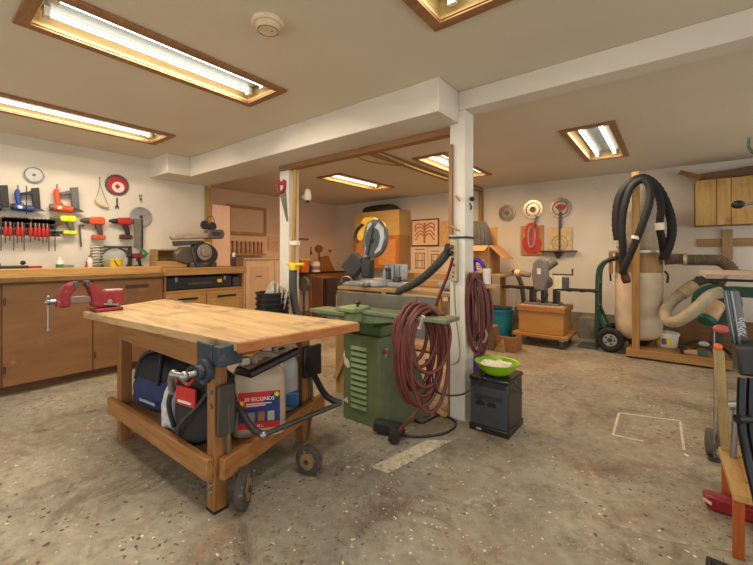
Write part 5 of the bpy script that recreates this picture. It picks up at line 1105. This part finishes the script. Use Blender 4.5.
# ================================================================== RIGHT SIDE
# big pale bench top
a = onD(703, 272, 3.4); 
t = T('machine_table', 'pale worn table top reaching in from the right edge', 'table', (a.x, a.y, a.z)); O = Vector(a)
q = [onD(703, 272, 3.4)-O, onD(760, 274, 2.9)-O, onD(790, 273, 3.4)-O, onD(790, 268.5, 4.3)-O]
zt = 0; q = [(v.x, v.y) for v in (onD(706, 272, 3.0)-O, onD(800, 272, 2.7)-O, onD(800, 270, 3.8)-O, onD(698, 270, 3.9)-O)]
MB().slab(q, -.035, 0).build('top', mat((178, 160, 146), .6, dirt=(140, 90, 70), dirtamt=-.1), t, .003)
lx = [(onD(775, 270, 3.0)-O), (onD(790, 270, 3.6)-O)]
for v in lx: MB().box(v.x-.03, v.x+.03, v.y-.03, v.y+.03, -O.z, -.035).build('leg', DSTEEL, t)
m_ = MB(); q0 = onD(735, 280, 3.2)-O; m_.bar((q0.x-.25, q0.y+.1, -.06), (q0.x+.5, q0.y-.0, -.05), .05, .04); m_.build('underside_rail', BLACK, t)
# clutter shelf under the table: cabinet with stuff
t = T('open_rack', 'dark open rack of tools under the pale table top', 'rack', (.72, 3.55, 0))
MB().box(-.12, .6, -.3, .3, .60, .63).build('shelf', wood((120, 80, 50), (90, 58, 34)), t)
MB().box(-.12, .6, -.3, .3, .2, .23).build('shelf', OAKX, t)
for x in (-.1, .56):
    for y in (-.28, .26): MB().box(x, x+.03, y, y+.03, 0, .95).build('post', DSTEEL, t)
def on_rack(px, py, t_): v = onD(px, py, t_); return v
p = Vector((.70, 3.33, .631))
solo('plastic_wrap', blob([(1, .003), (1.1, .06), (.9, .13), (.4, .17)], (0, 0, 0), .09, .09, 31, .1), mat((130, 116, 100), .3, var=.3, scale=30), 'crumpled clear plastic bundle on the rack under the table top', 'plastic bundle', (.80, 3.42, .80))
solo('parts_box', MB().box(-.1, .1, -.08, .08, 0, .165), mat((150, 106, 66), .7), 'brown cardboard parts box on the rack', 'box', (.80, 3.42, .631), bev=.004)
solo('blue_case', MB().box(-.16, .16, -.06, .06, 0, .10), mat((20, 66, 130), .45), 'blue plastic case on the lower shelf of the rack', 'case', (.72, 3.30, .631) if False else (.95, 3.29, .631), bev=.01)
# near foreground: wooden stand (shelf board, orange leg, upright)
sh = .26
fl = onZ(733, 493, sh); bl_ = onZ(726, 452, sh)
t = T('wooden_stand', 'small wooden stand with an orange painted leg at the right edge', 'stand', (fl.x, fl.y, 0)); O = Vector((fl.x, fl.y, 0))
MB().slab([(0, 0), (.42, .0), (.42, .46), (-.01, .46)], sh-.03, sh).build('shelf', wood((206, 156, 100), (176, 122, 70), 'y'), t, .003)
MB().box(.0, .035, .005, .03, 0, sh-.03).build('leg', wood((196, 92, 26), (160, 66, 14), 'z', dirt=(220, 180, 140), dirtamt=-.2), t, .002)
MB().box(.36, .40, .01, .05, 0, sh-.03).build('leg', wood((196, 92, 26), (160, 66, 14), 'z'), t, .002)
MB().box(.36, .40, .40, .44, 0, sh-.03).build('leg', wood((196, 92, 26), (160, 66, 14), 'z'), t, .002)
MB().box(.0, .035, .40, .44, 0, sh-.03).build('leg', wood((196, 92, 26), (160, 66, 14), 'z'), t, .002)
ut = onD(727, 350, 1.9)-O
MB().hexa([(-.0, .42, sh), (.03, .42, sh), (.03, .455, sh), (0, .455, sh)], [(-.03, .42, .74), (.01, .42, .74), (.01, .455, .74), (-.03, .455, .74)]).build('upright', wood((196, 164, 116), (160, 124, 80), 'z', dirt=(110, 84, 60), dirtamt=-.1), t, .003)
MB().box(.05, .20, .12, .30, sh, sh+.012).build('inner_board', wood((190, 128, 84), (160, 100, 60)), t)
m_ = MB(); m_.ball((-.012, .435, .755), .018, 10); m_.build('orange_knob', mat((226, 110, 30), .45), t)
m_ = MB(); m_.cyl((.035, .36, sh), (.045, .36, .50), .012, n=12).cyl((.02, .36, .50), (.07, .36, .515), .022, n=12); m_.build('steel_clamp', STEEL, t)
solo('red_clamp_block', MB().box(-.03, .03, -.02, .02, 0, .10).box(-.02, .02, -.018, .018, .10, .14), mat((150, 30, 34), .4), 'small red tool standing on the wooden stand shelf', 'tool', (fl.x+.12, fl.y+.36, sh+.002), bev=.008)
solo('yellow_level', MB().box(-.012, .012, -.015, .015, 0, .17), YELLOW, 'short yellow bar standing on the wooden stand shelf', 'bar', (fl.x+.075, fl.y+.40, sh+.002), bev=.003)
# wheel stand behind
wz = onZ(711, 455)
t = T('rolling_base', 'grey caster wheel and leg of a rolling machine base', 'rolling base', (wz.x, wz.y, 0)); O = Vector((wz.x, wz.y, 0))
m_ = MB(); m_.cyl((-.025, -.0, .078), (.02, -.0, .078), .078, n=26); m_.build('wheel', mat((84, 76, 68), .8), t, .012)
MB().cyl((-.03, 0, .078), (.045, 0, .078), .03, n=14).build('hub', mat((110, 104, 96), .5, .4), t)
m_ = MB(); m_.bar((.045, -.0, .06), (.055, .0, .46), .03, .045).bar((.055, 0, .44), (.45, .05, .44), .04, .04); m_.build('leg', mat((124, 108, 88), .6), t, .005)
m_ = MB(); m_.bar((.42, .05, .0), (.42, .05, .44), .04, .04); m_.build('leg', mat((124, 108, 88), .6), t, .005)
# red item on the floor
p = onZ(735, 517)
t = T('floor_level', 'dark red plastic wedge tool with pale end lying on the floor', 'tool', (p.x-.03, p.y, 0), 0)
m_ = MB(); m_.prism([(-.075, .02), (-.085, .065), (-.06, .075), (.30, .07), (.30, .008), (-.05, .004)], -.02, .045); m_.build('body', mat((128, 20, 32), .35), t, .012)
m_ = MB(); m_.prism([(-.084, .045), (-.082, .06), (-.05, .045), (-.052, .03)], -.024, -.018); m_.build('pale_end', mat((206, 170, 160), .5), t, .002)
# black plate at very bottom
p = onZ(722, 572)
c0 = onZ(706, 553, .05)
t = T('black_pedal', 'black plastic foot plate at the bottom right corner', 'plate', (c0.x, c0.y, 0))
pp = [onZ(*q_, .05)-c0 for q_ in ((706, 553), (742, 567), (745, 640), (700, 625))]
MB().slab([(v.x, v.y) for v in pp][::-1], .002, .045).build('plate', mat((26, 28, 32), .4), t, .008)
m_ = MB()
for k in range(5):
    a_ = pp[0].lerp(pp[1], .12+k*.19); b_ = pp[3].lerp(pp[2], .12+k*.19); a_ = a_.lerp(b_, .08); m_.bar((a_.x, a_.y, .048), (b_.x, b_.y, .048), .012, .008)
m_.build('rib', BLACK, t, .002)
# folded black padded cart: silver edged pad, box, bent tubes
p = onD(745, 372, 1.45)
t = T('folded_cart', 'black padded frame with silver edged upright and bent tubes at the right edge', 'cart', (p.x, p.y, 0)); O = Vector((p.x, p.y, 0))
PA = [onD(722.5, 291, 1.50)-O, onD(729, 291, 1.50)-O, onD(737.5, 344, 1.50)-O, onD(731, 344, 1.50)-O]
PB = [onD(731.5, 289, 1.50)-O, onD(739, 291, 1.52)-O, onD(749, 344, 1.52)-O, onD(739, 345, 1.50)-O]
dp = Vector((.005, .05, 0))
m_ = MB(); m_.hexa(PA, [v+dp for v in PA]); m_.build('grey_panel', mat((74, 84, 88), .4, .2), t, .004)
m_ = MB(); m_.hexa(PB, [v+dp for v in PB]); m_.build('pad', mat((52, 44, 56), .5), t, .008)
m_ = MB(); m_.tube([onD(725.5, 291.5, 1.49)-O, onD(730, 318, 1.49)-O, onD(735, 343, 1.49)-O], .0025, 6); m_.tube([onD(731, 291, 1.49)-O, onD(735.5, 318, 1.49)-O, onD(740, 344, 1.49)-O], .0035, 8); m_.build('silver_edge', mat((140, 148, 154), .3, .7), t)
q = onD(742, 327, 1.485)-O
m_ = MB(); fx, fy = Vector((RT[0], RT[1], 0)), Vector((0, 0, 1))
for k in range(9):
    c_ = q+fx*(.004*math.sin(k*2.1))+fy*(.03-k*.008); m_.tube([c_-fx*.012, c_+fy*.006, c_+fx*.012], .0018, 5)
m_.build('swirl_mark', mat((200, 200, 206), .4), t)
Q = [onD(736, 347, 1.45)-O, onD(800, 345, 1.35)-O, onD(800, 382, 1.35)-O, onD(739, 376, 1.45)-O]; dq = Vector((0, .16, 0))
m_ = MB(); m_.hexa(Q, [v+dq for v in Q]); m_.build('seat_box', mat((44, 46, 50), .55), t, .012)
m_ = MB(); m_.tube([onD(742, 378, 1.42)-O, onD(741, 405, 1.41)-O, onD(742, 432, 1.40)-O, onD(748, 462, 1.38)-O, onD(757, 500, 1.34)-O, onD(768, 556, 1.3)-O, onD(776, 600, 1.3)-O], .013, 12); m_.tube([onD(751, 378, 1.42)-O, onD(750, 405, 1.41)-O, onD(751, 432, 1.40)-O, onD(757, 462, 1.38)-O], .012, 12); m_.build('bent_tube', mat((30, 32, 38), .25, .5), t)
m_ = MB(); v = onD(745, 419, 1.405)-O; m_.cyl(v-fx*.03, v+fx*.04, .017, n=10); m_.build('joint', BLACK, t)
e = onZ(772, 585)-O; m_ = MB(); m_.cyl(onD(776, 596, 1.3)-O+Vector((0, 0, .0)), Vector((e.x, e.y, .0)), .013, n=10)
m_.build('foot_tube', BLACK, t)
# pink knob tool on thin wire
p = onD(721, 329, 2.2)
t = T('pink_handle', 'pink rounded grip on a thin steel stem beside the black upright', 'grip', (p.x, p.y, 0)); O = Vector((p.x, p.y, 0))
m_ = MB(); m_.ball(Vector((0, 0, p.z)), .032, 14, (1.2, .8, .75)); m_.build('grip', mat((188, 92, 86), .5), t)
m_ = MB(); m_.tube([(-.03, 0, p.z), (-.03, 0, .3), (-.03, 0, 0.005)], .004, 6, spline=False); m_.build('stem', STEEL, t)
MB().lathe([(.03, .001), (.03, .012), (.01, .02)], (-.03, 0, 0), 20).build('foot', DSTEEL, t)
# drill press at right edge (mostly outside of the picture)
t = T('drill_press', 'drill press with a black ball lever reaching in from the right edge', 'drill press', (.84, 1.90, 0)); O = Vector((.84, 1.90, 0))
MB().box(-.16, .2, -.2, .2, 0, .04).build('base', mat((120, 122, 118), .5), t, .01)
MB().cyl((.05, 0, .04), (.05, 0, 1.75), .035).build('column', STEEL, t)
hv = onD(760, 158, 1.55)-O
m_ = MB(); m_.prism([(-.59, 1.525), (-.55, 1.505), (.12, 1.50), (.16, 1.56), (.12, 1.66), (-.5, 1.63), (-.60, 1.60)], -.07, .10); m_.build('head', mat((176, 178, 168), .5), t, .03)
bp_ = onD(738, 204.5, 1.7)-O; ep = onD(800, 200, 1.6)-O
m_ = MB(); m_.cyl(bp_, ep, .006, n=10); m_.build('lever', STEEL, t)
m_ = MB(); m_.ball(bp_, .019, 14, (1.3, 1, 1)); m_.build('ball_grip', BLACK, t)
lh = onD(749, 152, 1.62)-O; 
m_ = MB(); m_.tube([lh+Vector((.0, 0, .06)), lh+Vector((-.0, 0, .02)), lh+Vector((.02, 0, -.01)), lh+Vector((.06, 0, 0.0))], .006); m_.build('cable', mat((70, 90, 70), .5), t)
m_ = MB(); m_.cyl((.02, 0, 1.42), (-.05, -.05, 1.46), .03); m_.build('quill_hub', STEEL, t)
# ================================================================== CAMERA, WORLD
cam = bpy.data.cameras.new('camera'); cam.sensor_width = 36; cam.sensor_fit = 'HORIZONTAL'; cam.lens = 36*F/753; cam.shift_y = -(282.5-HY)/753; cam.shift_x = 0
cam.clip_start = .05
co = bpy.data.objects.new('camera', cam); COL.objects.link(co); co.location = (0, 0, CAMH); co.rotation_euler = (PI/2, 0, YAW)
SC.camera = co
w = bpy.data.worlds.new('world'); w.use_nodes = True; SC.world = w
w.node_tree.nodes['Background'].inputs[0].default_value = (1.0, .955, .875, 1); w.node_tree.nodes['Background'].inputs[1].default_value = 1.5  # added ambient fill, entering through the open right and rear sides
SC.view_settings.view_transform = 'Standard'; SC.view_settings.look = 'None'; SC.view_settings.exposure = 0.2
